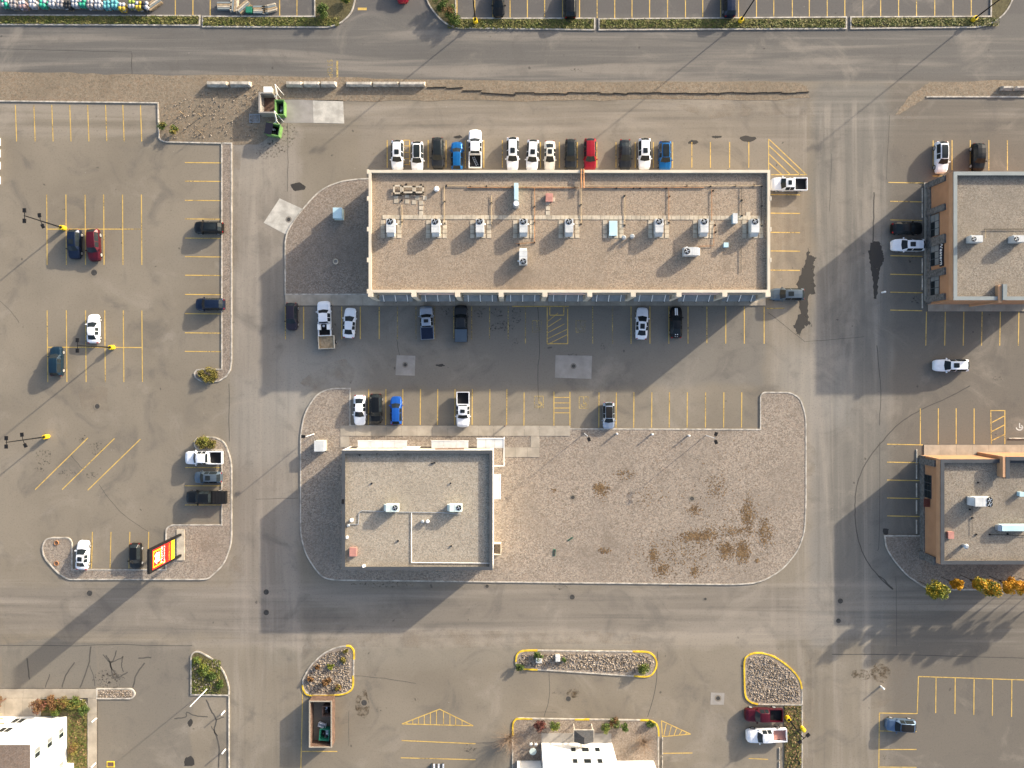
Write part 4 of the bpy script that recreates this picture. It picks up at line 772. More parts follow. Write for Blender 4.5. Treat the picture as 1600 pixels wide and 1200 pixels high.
# ---------------------------------------------------------------- vehicles
def car_grid(kind):
    # stations front to rear: x, width factor, shoulder z, top z, top half-width factor
    T = dict(
     sedan=(4.75,.92,[(2.37,.60,.42,.50,.50),(2.28,.80,.60,.68,.70),(2.0,.94,.68,.78,.80),(1.25,1,.80,.92,.84),(.95,1,.86,.97,.88),(.18,1,.92,1.40,.66),(-.05,1,.93,1.44,.67),(-.36,1,.93,1.45,.67),(-.44,1,.93,1.45,.67),(-.75,1,.93,1.44,.61),(-1.0,1,.93,1.40,.60),(-1.68,1,.93,1.03,.76),(-2.05,.95,.90,1.0,.80),(-2.28,.84,.82,.92,.72),(-2.37,.68,.45,.55,.58)]),
     suv=(4.65,.94,[(2.32,.62,.50,.62,.54),(2.23,.82,.72,.86,.72),(1.95,.95,.84,.98,.82),(1.3,1,.95,1.08,.86),(1.02,1,1.0,1.12,.88),(.42,1,1.03,1.60,.68),(.18,1,1.03,1.66,.68),(-.28,1,1.04,1.69,.68),(-.36,1,1.04,1.69,.68),(-1.2,1,1.04,1.67,.67),(-1.72,1,1.04,1.61,.66),(-2.10,.95,1.04,1.16,.78),(-2.19,.91,1.0,1.08,.80),(-2.27,.84,.85,.95,.76),(-2.32,.74,.5,.58,.66)]),
     hatch=(4.25,.90,[(2.12,.60,.45,.55,.52),(2.04,.80,.66,.76,.70),(1.8,.95,.76,.86,.80),(1.25,1,.86,.98,.84),(1.0,1,.90,1.02,.88),(.38,1,.94,1.44,.64),(.15,1,.95,1.49,.64),(-.25,1,.95,1.51,.64),(-.33,1,.95,1.51,.64),(-1.05,1,.95,1.49,.63),(-1.5,1,.95,1.43,.62),(-1.90,.95,.96,1.08,.76),(-1.99,.91,.93,1.0,.8),(-2.07,.84,.8,.88,.74),(-2.12,.74,.45,.52,.64)]),
     pickup=(5.8,1.0,[(2.90,.68,.60,.74,.58),(2.81,.86,.88,1.0,.76),(2.5,.97,1.0,1.14,.84),(1.7,1,1.08,1.20,.88),(1.35,1,1.10,1.22,.90),(.80,1,1.12,1.80,.70),(.6,1,1.13,1.86,.70),(.15,1,1.13,1.88,.70),(.07,1,1.13,1.88,.70),(-.3,1,1.13,1.86,.70),(-.52,1,1.13,1.82,.69),(-.75,1,1.12,1.25,.80),(-.78,1,1.0,1.1,.82),(-.79,1,.8,.9,.84),(-.80,1,.5,.6,.86)]))
    L, w, st = T[kind]; st = [list(s_) for s_ in st]
    n = len(st); rows = []
    bow = {0:.10,1:.06,3:.10,4:.20,5:.12,6:.04,10:-.07,11:-.14 if kind != 'pickup' else 0,12:-.05 if kind != 'pickup' else 0}
    for si, (x, wf, zs, zt, tf) in enumerate(st):
        ww = w*wf; tw_ = w*tf*(wf if zt < 1.1 or kind in ('suv','pickup') and zt < 1.3 else 1); tw_ = min(tw_, ww*.93)
        h = [(ww*.95,.26),(ww*1.0,.26+(zs-.26)*.5),(ww*.985,zs),(tw_,zt-.06),(tw_*.92,zt-.02),(0,zt+.015)]
        bx = lambda a: x+bow.get(si,0)*(1-(a/w)**2)
        rows.append([(bx(a),-a,z) for a,z in h]+[(bx(a),a,z) for a,z in h[-2::-1]])
    parts = {}
    def put(nm, q): parts.setdefault(nm, MB()).add(q, [tuple(range(len(q)))])
    for i in range(n-1):
        for c in range(10):
            q = [rows[i][c],rows[i+1][c],rows[i+1][c+1],rows[i][c+1]]
            nm = 'body'
            if c in (4,5) and i == 4: nm = 'windshield'
            elif c in (4,5) and i == 10: nm = 'rear_window'
            elif c in (2,7) and i in (5,6,8,9): nm = 'side_window' if c == 2 else 'side_window_b'
            put(nm, q[::-1])
    b = parts['body']
    b.add(rows[0], [tuple(range(11))]); b.add(rows[-1], [tuple(range(11))[::-1]])
    for i in range(n-1): b.add([rows[i][0],rows[i][10],rows[i+1][10],rows[i+1][0]], [(0,1,2,3)])
    # door shut line strip and bumpers are small real pieces
    out = {k: v.mesh('car_'+k, True) for k, v in parts.items()}
    def ztop(x):
        for i in range(n-1):
            if st[i][0] >= x >= st[i+1][0]: q = (st[i][0]-x)/(st[i][0]-st[i+1][0]); return st[i][3]*(1-q)+st[i+1][3]*q
        return 1.
    rf, rr = st[5][0], st[10][0]; roofs = {}
    for key, xa_, xb_, hw_ in (('sun',rf-.28,rf-1.05 if kind != 'pickup' else rr+.45,.36),('pano',rf-.02,rr+.12,w*.52),('black',rf-.03,rr+.05,w*.60)):
        m_ = MB(); k_ = 6; vv = []
        for q in range(k_+1):
            x = xa_+(xb_-xa_)*q/k_; tp = .9 if q in (0,k_) else 1.
            for y in (-hw_*tp,-hw_*.5,0,hw_*.5,hw_*tp): vv.append((x+.04*(1-(y/w)**2), y, ztop(x)+.034-.035*(y/w)**2))
        roofs[key] = m_.add(vv, [(q*5+c_,q*5+c_+1,q*5+c_+6,q*5+c_+5)[::-1] for q in range(k_) for c_ in range(4)]).mesh('sunroof', True)
    f = st[1]; ww = w*f[1]
    for q, nm in ((-1,'headlight'),(1,'headlight_b')):
        m_ = MB(); y0 = q*ww*.62; y1 = q*ww*.97; m_.add([(f[0]+.03,y0,f[2]+.06),(f[0]-.22,y1+q*.03,f[2]+.06),(f[0]-.22,y1+q*.03,f[2]-.10),(f[0]+.03,y0,f[2]-.10),(f[0]-.15,y0,f[2]+.10),(f[0]-.38,y1+q*.01,f[2]+.12)],[(0,1,2,3),(0,4,5,1)]); out[nm] = m_.mesh('headlight')
    xr = -L/2 if kind != 'pickup' else -2.9
    for q, nm in ((-1,'tail_light'),(1,'tail_light_b')):
        yy = q*w*.72; out[nm] = MB().box(xr+.02,xr+.16,yy-.13,yy+.10,.72,.90).mesh('tail_light')
    for q, nm in ((-1,'mirror'),(1,'mirror_b')):
        yy = q*(w+.11); out[nm] = MB().box(st[4][0]-.28,st[4][0]-.1,yy-.11,yy+.11,st[4][2]-.0,st[4][2]+.16,.03).mesh('mirror')
    xw = (L/2-.85, -L/2+.9) if kind != 'pickup' else (1.95,-1.75)
    return dict(L=L, w=w, parts=out, roofs=roofs, xw=xw, r=.34 if kind in ('sedan','hatch') else .38)
CARS = {k: car_grid(k) for k in ('sedan','suv','hatch','pickup')}
tyre = MB().tube((0,-.12,0),(0,.12,0),1.0,18).mesh('tyre', False); rimm = MB().tube((0,-.126,0),(0,.126,0),.66,12).mesh('rim', False)
bedo = MB()
for a in ((-2.9,-.80,-.99,-.88),(-2.9,-.80,.88,.99),(-2.9,-2.80,-.88,.88),(-.90,-.80,-.88,.88)): bedo.box(*a,.5,1.13)
bedo = bedo.mesh('bed_walls'); bedf = MB().box(-2.8,-.9,-.88,.88,.5,.66).mesh('bed_floor'); bedc = MB().box(-2.86,-.84,-.93,.93,1.135,1.19,.02).mesh('bed_cover')
ribm = MB().box(-.03,.03,-.9,.9,1.192,1.215).mesh('cover_rib')
PAINTS = {k: paint('car_paint_'+k, c, me_) for k, c, me_ in (('white',(.72,.74,.77),.0),('cream',(.70,.66,.58),.0),('black',(.006,.007,.008),.1),('charcoal',(.028,.031,.034),.4),('navy',(.009,.017,.040),.3),('blue',(.012,.085,.36),.2),('azure',(.008,.11,.32),.3),('red',(.26,.010,.02),.2),('maroon',(.075,.008,.016),.3),('silver',(.34,.39,.46),.5),('steelblue',(.09,.145,.23),.4),('greyblue',(.09,.12,.15),.4),('teal',(.010,.028,.048),.3),('plum',(.034,.028,.038),.3))}
HD = {'R':0,'U':90,'L':180,'D':-90}
def car(px, py, hd, kind, paintk, label, roof=None, Lpx=None, da=0, bed='bed_floor', cat=None, Wk=1.0):
    C_ = CARS[kind]; p = P(px,py,.8)
    t = thing({'sedan':'sedan_car','suv':'suv_car','hatch':'hatchback_car','pickup':'pickup_truck'}[kind], label, cat or ('pickup truck' if kind == 'pickup' else 'car'), (p.x,p.y,0), R(HD[hd]+da), 'parked vehicles')
    if Lpx: t.scale = (Lpx*S*.985/C_['L'], Wk, 1)
    pm = PAINTS[paintk]
    for nm, me_ in C_['parts'].items():
        base = nm.replace('_b','') if nm.endswith('_b') else nm
        if base in ('windshield','rear_window','side_window'): m_ = K['glass']
        elif base == 'headlight': m_ = K['lens']
        elif base == 'tail_light': m_ = K['red_lens']
        elif base == 'mirror': m_ = pm
        else: m_ = pm
        link(base, me_, m_, t)
    if roof in C_['roofs']: link('sunroof' if roof != 'black' else 'roof_panel', C_['roofs'][roof], K['glass' if roof != 'black' else 'black'], t)
    r = C_['r']
    for x in C_['xw']:
        for q in (-1,1):
            wv = link('wheel', tyre, K['rubber'], t, (x, q*(C_['w']-.105), r)); wv.scale = (r,1,r); link('rim', rimm, K['rim'], wv)
    if kind == 'pickup':
        link('bed_wall', bedo, pm, t)
        if bed == 'bed_floor': link('bed_floor', bedf, K['black'], t)
        elif bed == 'rust': link('bed_floor', bedf, K['hatch'], t)
        elif bed == 'none': link('bed_floor', bedf, K['black'], t)
        else:
            link('bed_cover', bedc, K['black'] if bed == 'cover' else (PAINTS[bed] if bed in PAINTS else K['black']), t)
            if bed == 'cover':
                for k in range(4): link('cover_rib', ribm, K['rubber'], t, (-2.5+k*.45,0,0))
    return t
N = 'parked nose to the mall'
car(621,242,'D','suv','white','white car with small sunroof in the end stall behind the mall','sun',47)
car(652,244,'D','suv','white','white crossover with a long black glass roof behind the mall','pano',46)
car(684,239,'D','suv','charcoal','dark grey estate with glass roof between the white and the blue car behind the mall','pano',49)
car(714,244,'U','hatch','azure','blue hatchback backed in beside the white pickup behind the mall',None,45)
car(742.5,233,'U','pickup','white','white pickup with a ladder in its open bed behind the mall',None,60,bed='bed_floor')
car(801,240,'D','suv','white','white crossover with dark sunroof, first of three white cars behind the mall','sun',52)
car(832,242,'D','suv','white','white crossover in the middle of the three white cars behind the mall','sun',48,da=-3)
car(859,243,'D','sedan','cream','cream sedan with small sunroof behind the mall','sun',47,Wk=.92)
car(892,241,'D','suv','charcoal','dark green-grey crossover with black glass roof beside the red car','pano',48,Wk=.95)
car(922,241,'D','suv','red','bright red crossover parked behind the mall',None,50)
car(977,241,'D','sedan','charcoal','dark grey sedan between the red car and a white one behind the mall',None,47)
car(1007,240,'D','suv','white','white crossover between the dark grey sedan and a blue car','sun',49)
car(1039,243,'D','suv','azure','blue crossover with black glass roof, last behind the mall','pano',46)
car(1233,288,'L','pickup','white','white pickup backed out beside the hatched triangle at the mall end','sun',56)
car(1230.5,460,'L','suv','greyblue','grey-blue crossover crossing the mall corner beside a wet stain','sun',53)
car(1471.5,245,'D','suv','white','white crossover with dark roof facing the orange shop','pano',49)
car(1529,245,'D','suv','black','black crossover facing the orange shop beside the white one',None,43)
car(1418,356.5,'R','sedan','black','black sedan parked along the side of the orange shop',None,49)
car(1419.5,383,'L','suv','white','white crossover with sunroof parked beside the black sedan','sun',51)
car(1487,571,'L','suv','white','white crossover driving through the open east lot','sun',54)
car(455.5,494,'D','hatch','plum','dark plum-grey hatchback at the west end of the mall front row',None,43)
tr = car(507,498,'U','pickup','white','white pickup with toolboxes and spare wheel hitched to a small trailer',None,54,da=2)
car(546,505,'U','sedan','white','white sedan next to the pickup with the trailer',None,47,da=-4)
car(667,504.5,'U','pickup','silver','silver-blue pickup with sunroof and dark bed cover','sun',52,bed='navy',da=3)
car(720.5,506,'U','pickup','charcoal','dark grey pickup with grey bed cover in the mall front row',None,58,bed='greyblue')
car(1003,505.5,'U','sedan','white','white sedan with sunroof in the mall front row','sun',50,da=-3)
cs = car(1056.5,504,'U','sedan','black','black coupe with two white racing stripes in the mall front row',None,49)
for x0_, x1_, zz in ((1.0,2.2,.99),(-2.2,-1.75,1.05)):
    for y_ in (-.13,.13):
        b = MB(); b.local = True; k0, k1 = (.985,.80) if x0_ > 0 else (.95,1.055); b.add([(x0_,y_-.09,k0+.02),(x0_,y_+.09,k0+.02),(x1_,y_+.09,k1+.02 if x0_ > 0 else k1),(x1_,y_-.09,k1+.02 if x0_ > 0 else k1)],[(0,1,2,3)]).build('stripe', K['sign_w'], cs)
car(562,640.5,'D','sedan','white','white sedan at the gravel-bed end of the low shop row',None,47)
car(587.5,638.5,'D','suv','black','black crossover between a white sedan and a blue hatchback',None,47)
car(619,642,'U','hatch','blue','vivid blue hatchback backed up to the low shop walk',None,44)
car(723.5,639.5,'D','pickup','white','white pickup alone in the low shop row, bed toward the lane','sun',55)
cm = car(951,649,'D','hatch','silver','pale small hatchback with black roof and bonnet stripe',"black",42)
car(116,381,'D','suv','navy','navy crossover beside the yellow lamp base','sun',46,da=0)
car(146,382.5,'D','suv','maroon','maroon crossover beside the navy one under the lamp',None,50,da=3)
car(326,355.5,'L','suv','black','black crossover with pale roof rails facing away from the kerb strip','pano',45)
car(328,475.5,'L','suv','navy','dark navy van-like crossover backed up to the kerb strip',None,45)
car(145.5,514,'U','sedan','white','white sedan parked near the middle lamp post',None,45)
car(87.5,565,'U','suv','teal','dark teal crossover in the lot near the white sedan',None,46)
car(319,715,'L','pickup','white','white pickup in the three-car row by the shrub island',None,58)
car(325,746,'L','hatch','greyblue','small grey-blue car between two pickups','sun',43)
car(323,777,'L','pickup','black','black pickup with ribbed bed cover in the three-car row',None,63,bed='cover')
car(128.5,868,'U','sedan','white','white sedan with sunroof beside the gravel island','sun',45,da=-3)
car(211,869,'D','hatch','black','black hatchback beside the tall red sign',None,40)
car(779,2,'D','sedan','black','black sedan in the far row nearest the lamp post',None,46)
car(891,3,'U','suv','black','black van-like crossover in the far row',None,50)
car(1140.5,2,'U','suv','navy','dark blue crossover in the far row beside a lamp post',None,48)
car(629,-20,'D','sedan','red','red car just entering at the far junction',None,46)
car(1193.5,1117,'L','pickup','maroon','maroon pickup with black bed by the rock island','',58)
car(1198,1149,'L','pickup','white','white pickup with rust-brown bed by the lamp post',None,62,bed='rust',da=2)
car(1408,1133.5,'L','suv','steelblue','steel-blue small car with black soft roof in the corner lot','black',46,da=-3)
# pickup loads and trailer
def rotset(t, m_): m_.local = True; return m_
b = MB(); b.local = True; b.box(-1.9,-.95,-.98,-.45,1.14,1.5,.03).build('toolbox', K['sign_w'], tr); b = MB(); b.local = True; b.box(-1.9,-.95,.45,.98,1.14,1.5,.03).build('toolbox', K['sign_w'], tr)
w_ = MB(); w_.local = True; w_.tube((-1.25,0,1.2),(-1.25,0,1.42),.36,16).build('spare_wheel', K['rubber'], tr); w_ = MB(); w_.local = True; w_.tube((-1.25,0,1.421),(-1.25,0,1.44),.2,12).build('spare_rim', K['rim'], tr)
p = P(510.5,535,.6); t = thing('utility_trailer', 'small flat trailer with a wooden floor behind the white pickup', 'trailer', (p.x,p.y,0), R(3))
for k in range(5): b = MB(); b.local = True; b.box(-1.15+k*.46,-1.15+k*.46+.44,-.9,.95,.62,.68).build('floor_board', K['wood'], t)
b = MB(); b.local = True
for a in ((-1.25,1.25,-1.0,-.91),(-1.25,1.25,.96,1.05),(-1.25,-1.16,-.91,.96),(1.16,1.25,-.91,.96)): b.box(*a,.5,.95)
b.build('side_rail', K['cream'], t); b = MB(); b.local = True; b.tube((0,1.05,.55),(0,2.0,.5),.06,6).build('drawbar', K['black'], t)
for q in (-1,1): wv = link('wheel', tyre, K['rubber'], t, (q*1.33,0,.3)); wv.scale = (.3,.7,.3); wv.rotation_euler = (0,0,R(90)); link('rim', rimm, K['rim'], wv)
p = P(742.5,251,1.0); t = thing('ladder', 'short folding ladder lying in the white pickup bed', 'ladder', (p.x,p.y,.68), R(25))
for q in (-.16,.16): b = MB(); b.local = True; b.box(q-.03,q+.03,-.75,.75,0,.06).build('rail', K['steel'], t)
for k in range(5): b = MB(); b.local = True; b.box(-.128,.128,-.6+k*.3-.025,-.6+k*.3+.025,.01,.05).build('rung', K['steel'], t)

# ---------------------------------------------------------------- street furniture
def lamp(px, py, label, h=9.2, arms=((0,h_) for h_ in ()), heads=(), base=True, thin=False):
    t = thing('lamp_post', label, 'lamp post', (*G(px,py),0), 0, 'tall parking lot lamps')
    r = .35
    if base:
        b = MB(); b.local = True; b.tube((0,0,0),(0,0,.95),.36,16).build('yellow_base', K['yellow'], t); b = MB(); b.local = True; b.tube((0,0,.95),(0,0,1.05),.2,10).build('anchor_plate', K['black'], t)
    b = MB(); b.local = True; b.tube((0,0,1.05 if base else 0),(0,0,h),.11 if not thin else .07,10,.07 if not thin else .05).build('pole', K['black' if not thin else 'sign_w'], t)
    for z, dx, dy in heads:
        b = MB(); b.local = True; b.tube((0,0,z),(dx*.75,dy*.75,z+.05),.05,6).build('arm', K['black'], t)
        l = math.hypot(dx,dy); ux, uy = dx/l, dy/l; cx, cy = dx, dy; b = MB(); b.local = True
        b.add([(cx-ux*.3-uy*.22*s1,cy-uy*.3+ux*.22*s1,z-.02+zz) if e == 0 else (cx+ux*.3-uy*.22*s1,cy+uy*.3+ux*.22*s1,z-.02+zz) for zz in (0,.16) for e, s1 in ((0,-1),(1,-1),(1,1),(0,1))], [(3,2,1,0),(4,5,6,7),(0,1,5,4),(1,2,6,5),(2,3,7,6),(3,0,4,7)])
        b.build('lamp_head', K['black'], t)
    return t
lamp(101,357,'black lamp post with yellow base beside the navy crossover',9.2,heads=((9.1,0,.75),(9.1,0,-.75),(5.7,-.1,.8),(5.7,.4,-.8)))
lamp(177,543,'black lamp post with yellow base near the white sedan',9.2,heads=((9.1,0,.75),(9.1,0,-.75)))
lamp(75,682,'black lamp post with yellow base by the slanted lines',9.2,heads=((9.1,0,.6),(9.1,0,-.6),(5.7,-.1,.8),(5.7,.4,-.8)))
lamp(743,35,'black lamp post on the grass verge by the junction shrubs',9.5,heads=((9.4,.7,0),(9.4,-.7,0)))
lamp(1156,34,'black lamp post on the verge beside the dark blue crossover',9.5,heads=((9.4,.7,0),(9.4,-.7,0)))
lamp(1519,32,'black lamp post on the verge near the rounded kerb end',9.5,heads=((9.4,.7,0),(9.4,-.7,0)))
lamp(1229,1120,'lamp post with yellow base between the two pickups and the kerb',6.6,heads=((6.5,.6,.5),(6.5,-.6,-.5)))
lamp(324,1076,'thin white lamp pole leaning over the planted corner island',6.0,heads=(),base=False,thin=True).rotation_euler = (0,0,0)
lamp(1103,680,'thin white lamp post with two floodlights at the gravel lot edge',4.8,heads=((4.7,.2,.6),(4.7,.2,-.6)),base=False,thin=True)
lamp(913,677,'thin white lamp post by the hatchback at the gravel lot edge',4.8,heads=((4.7,.2,-.5),),base=False,thin=True)
lamp(491,678,'thin white lamp post on the gravel near the white utility box',4.5,heads=((4.4,-.4,0),),base=False,thin=True)
def post(px, py, h, label, m='sign_w', r=.13, name='bollard', grp='short posts'):
    t = thing(name, label, 'bollard', (*G(px,py),.09), 0, grp); b = MB(); b.local = True; b.tube((0,0,-.09),(0,0,h),r,12).build('post', K[m], t); b = MB(); b.local = True; b.tube((0,0,h),(0,0,h+.07),r*1.15,12,r*.5).build('cap', K[m], t); return t
for x, y, l in ((963,677,'nearest the small black-roofed hatchback'),(1018,678,'midway between the two thin lamp posts'),(1075,680,'next to the lamp post with two floodlights')): post(x,y,.85,'white plug-in post on the gravel lot edge '+l)
post(789,665,1.1,'brown post beside the front walk of the low shop','brown',.09)
for x, y in ((551,1122),(550,1195)): pass
for x, y, l in ((1376,1072,'white post standing in the rutted dirt patch'),(1378,457,'white marker lying at the tip of the wet stain')): post(x,y,.9,l)
for x, y, l in ((151,1122,'white post on the corner walk near the lawn bed'),(150,1192,'white post farther along the corner walk'),(351,1111,'white post by the kerb of the planted corner, nearer the rocks'),(352,1171,'white post by the kerb of the planted corner, farther off')): post(x,y,1.1,l,'sign_w',.11)
post(1252,1136,.95,'stout yellow bollard on the kerb beside the lamp post','yellow',.3)
def stop(px, py, l, vertical=True, label=None):
    t = thing('wheel_stop', label, 'wheel stop', (*G(px,py),.0), 0, 'concrete wheel stops'); a = (l/2,.09) if not vertical else (.09,l/2); b = MB(); b.local = True; b.box(-a[0],a[0],-a[1],a[1],0,.14,.03).build('bar', K['kerb'], t)
    for q in (-.35,.35): b = MB(); b.local = True; x_ = q*l if not vertical else 0; y_ = q*l if vertical else 0; b.tube((x_,y_,.13),(x_,y_,.165),.035,6).build('anchor_bolt', K['iron'], t)
ORD = ('first','second','third','fourth','fifth')
for k, y in enumerate((305,329,415,442,470)): stop(1441,y,2.3,True,ORD[k]+' wheel stop beside the lettered shop, counted from the road end')
for k, y in enumerate((713,737,766,792,823)): stop(1432,y,2.2,True,ORD[k]+' wheel stop beside the smaller orange shop, counted from its front walk')
for y, l in ((1177,'next to the white rust-bedded pickup'),(1198,'one bay beyond the white rust-bedded pickup')): stop(1217.5,y,1.8,True,'grey wheel stop '+l)
stop(1035,1165,2.6,True,'grey wheel stop beside the hotel bed, nearer the triangle'); stop(1035,1194,2.4,True,'grey wheel stop beside the hotel bed, farther from the triangle'); stop(1592,685,3.2,False,'long pale wheel stop at the wheelchair bay')
# concrete barrier blocks
def barrier(px0, px1, py, label, h=.9, d=.75):
    a = G(px0,py); b_ = G(px1,py); t = thing('barrier_block', label, 'barrier', ((a[0]+b_[0])/2,a[1],.0), 0, 'concrete barrier blocks'); l = (b_[0]-a[0])/2-.04
    b = MB(); b.local = True; b.box(-l,l,-d/2,d/2,0,.3).build('foot', K['kerb'], t); b = MB(); b.local = True; b.box(-l,l,-d/2,d/2,.3,h,.16).build('block', K['kerb'], t)
barrier(325,358,133,'west concrete barrier block of the pair on the dirt'); barrier(361,394,133,'east concrete barrier block of the pair on the dirt')
for i, (a, b_, l) in enumerate(((448,474,'west'),(475,501,'middle'),(502,527,'east'))): barrier(a,b_,133,l+' concrete barrier block of the three above the bin apron')
for i in range(3): barrier(541+i*41.6,582+i*41.6,132.5,('first','second','last')[i]+' long low barrier of the wall beside the road',.7,.7)
barrier(1561,1580,139,'barrier block on the east verge, nearer the road junction',.8,.6); barrier(1582,1606,139,'barrier block on the east verge, nearer the frame of the lot',.8,.6)
for i, y in enumerate((222,240,259,282)): 
    t = thing('white_crate', 'white plastic crate at the west edge of the lot', 'crate', (*G(-3,y),0), 0, 'crates at the lot edge'); b = MB(); b.local = True; b.box(-.4,.4,-.6,.6,0,.7,.03).build('box', K['unit_white'], t); b = MB(); b.local = True; b.box(-.43,.43,-.63,.63,.702,.76).build('lid', K['unit_green'], t)
# broken landscape edging on the dirt verge
t = thing('landscape_edging', 'broken black plastic edging strips along the dirt verge', 'edging', (*G(960,145),.02))
x = 667
k = 0
while x < 1262:
    l = rng.uniform(20,34); yy = 137+min(9,(x-667)*.09)+rng.uniform(-1,1) if x < 800 else 145.5+rng.uniform(-1.2,1.2)
    a = G(x,yy); b_ = G(min(x+l,1264),yy+rng.uniform(-2.2,2.2)); MB().ribbon([a,b_],.07,.0,.16).build('edging_strip', K['black'], t); x += l-1; k += 1
# pylon sign
t = thing('pylon_sign', 'tall red and yellow pylon sign on two black posts', 'sign', (*G(283,851),.09))
hx = 0.0
for q in (-1.62,1.62): b = MB(); b.local = True; b.box(-.17,.17,q-.15,q+.15,0,9.9).build('post', K['black'], t)
b = MB(); b.local = True; b.box(-.6,.6,-2.4,2.4,-.1,.12).build('footing', K['slab'], t)
fr = MB(); fr.local = True
fr.box(-.2,.16,-1.47,1.47,2.35,9.9); fr = fr.build('cabinet', K['black'], t)
def face(nm, y0_, y1_, z0, z1, m, d=.0): b = MB(); b.local = True; return b.box(.162+d,.18+d,y0_,y1_,z0,z1).build(nm, K[m], t)
f1 = face('logo_panel', -1.42, 1.42, 5.0, 9.1, 'red'); f2 = face('name_panel', -1.42, 1.42, 3.55, 4.85, 'red'); f3 = face('notice_panel', -1.42, 1.42, 2.45, 3.5, 'sign_y')
def on_sign(nm, poly, m, d):
    b = MB(); b.local = True; b.add([(.18+d,y,z) for y,z in poly],[tuple(range(len(poly)))]).build(nm, K[m], t)
def sign_ring(y0_, y1_, z0, z1, w_, m, d):
    for a in ((y0_,y1_,z0,z0+w_),(y0_,y1_,z1-w_,z1),(y0_,y0_+w_,z0+w_,z1-w_),(y1_-w_,y1_,z0+w_,z1-w_)): on_sign('logo_outline', [(a[0],a[2]),(a[1],a[2]),(a[1],a[3]),(a[0],a[3])], m, d)
sign_ring(-1.2,1.2,6.75,8.9,.2,'sign_y',.006)
on_sign('logo_outline', [(-1.2,5.3),(-1.0,5.3),(-1.0,6.75),(-1.2,6.75)], 'sign_y', .006)
on_sign('logo_house', [(-.85,7.95),(-.85,7.75),(-.6,7.75),(-.6,7.1),(.75,7.1),(.75,7.9),(.9,7.9),(.45,8.55),(.0,8.2),(-.3,8.6)], 'sign_w', .010)
for y_ in (-.35,.05,.45): on_sign('logo_mark', [(y_,7.2),(y_+.13,7.2),(y_+.13,7.75),(y_,7.75)], 'red', .014)
def sign_text(txt, size, z, m, d=.012):
    me = text_mesh(txt, size); o = link('lettering', me, K[m], t, (.18+d,0,z)); o.rotation_euler = (R(90),0,R(90)); return o
o = sign_text('Home', .95, 6.45, 'sign_w'); o.location.y = .15; sign_text('hardware', .68, 5.7, 'sign_w'); sign_text('building centre', .42, 4.2, 'sign_y')
for k, (z_, l) in enumerate(((3.25,1.0),(3.0,.8),(2.72,1.1))): on_sign('notice_text', [(-l,z_-.05),(l*.8,z_-.05),(l*.8,z_+.05),(-l,z_+.05)], 'brown', .008)
# bin enclosures
t = thing('bin_enclosure', 'concrete-walled bin enclosure open to the pale apron', 'enclosure', (*G(426,167),.02))
b = MB(); b.local = True; b.box(-1.55,-1.3,-1.6,1.6,0,1.8).build('wall', K['patch'], t); b = MB(); b.local = True; b.box(-1.298,.6,1.4,1.6,0,1.78).build('wall', K['patch'], t); b = MB(); b.local = True; b.box(-1.298,.8,-1.6,-1.4,0,1.78).build('wall', K['patch'], t); b = MB(); b.local = True; b.box(-1.29,1.2,-1.39,1.39,-.02,.03).build('floor', K['brown'], t)
def bin_(px, py, z, rz, label, m='green', sx=1.3, sy=2.2, h=1.45, lid=None):
    p = P(px,py,h); t = thing('waste_bin', label, 'waste bin', (p.x,p.y,z), rz, 'large waste bins'); b = MB(); b.local = True; th = .1
    for a in ((-sx/2,sx/2,-sy/2,-sy/2+th),(-sx/2,sx/2,sy/2-th,sy/2),(-sx/2,-sx/2+th,-sy/2+th,sy/2-th),(sx/2-th,sx/2,-sy/2+th,sy/2-th)): b.box(*a,.1,h)
    b.build('wall', K[m], t); b = MB(); b.local = True; b.box(-sx/2+th,sx/2-th,-sy/2+th,sy/2-th,.1,.2).build('floor', K['black'], t)
    b = MB(); b.local = True
    for a in ((-sx/2-.09,sx/2+.09,-sy/2-.09,-sy/2+.03),(-sx/2-.09,sx/2+.09,sy/2-.03,sy/2+.09),(-sx/2-.09,-sx/2+.03,-sy/2+.03,sy/2-.03),(sx/2-.03,sx/2+.09,-sy/2+.03,sy/2-.03)): b.box(*a,h+.002,h+.1)
    b.build('rim', K[m], t)
    for dx in (-1,1):
        for dy in (-1,1): b = MB(); b.local = True; b.tube((dx*sx*.38,dy*sy*.4,0),(dx*sx*.38,dy*sy*.4,.1),.07,8).build('caster', K['black'], t)
    for k in range(6): b = MB(); b.local = True; cx, cy = rng.uniform(-sx*.28,sx*.28), rng.uniform(-sy*.32,sy*.32); q = rng.uniform(.15,.28); b.box(cx-q,cx+q,cy-q,cy+q,.2+k*.02,.55+rng.uniform(0,.3),.06).build('rubbish_bag', K[('black','bag_white','trash')[k%3]], t)
    if lid == 'half': b = MB(); b.local = True; b.box(-sx/2-.05,sx/2+.05,0,sy/2+.08,h+.105,h+.15).build('lid', K['sign_navy'], t)
    if lid == 'open': b = MB(); b.local = True; b.box(-sx/2-.12,-sx/2-.06,-sy/2,sy/2,h-.9,h+.1).build('lid', K['black'], t)
    return t
bin_(437,168,.02,0,'bright green open waste bin on the apron before the concrete walls'); bin_(426,202,.0,R(80),'green waste bin with half its dark lid closed', 'green',1.7,2.1,1.4,'half')
t = thing('utility_cabinet', 'small pale green utility cabinet behind the bin enclosure', 'cabinet', (*G(421,143),.02)); b = MB(); b.local = True; b.box(-.6,.6,-.4,.4,0,.75,.04).build('cabinet', K['unit_green'], t); b = MB(); b.local = True; b.box(-.63,.63,-.43,.43,.752,.82).build('lid', K['sign_w'], t)
t = thing('steel_grate', 'square steel storm grate in the shade beside the bin walls', 'grate', (*G(398,185),.03))
b = MB(); b.local = True
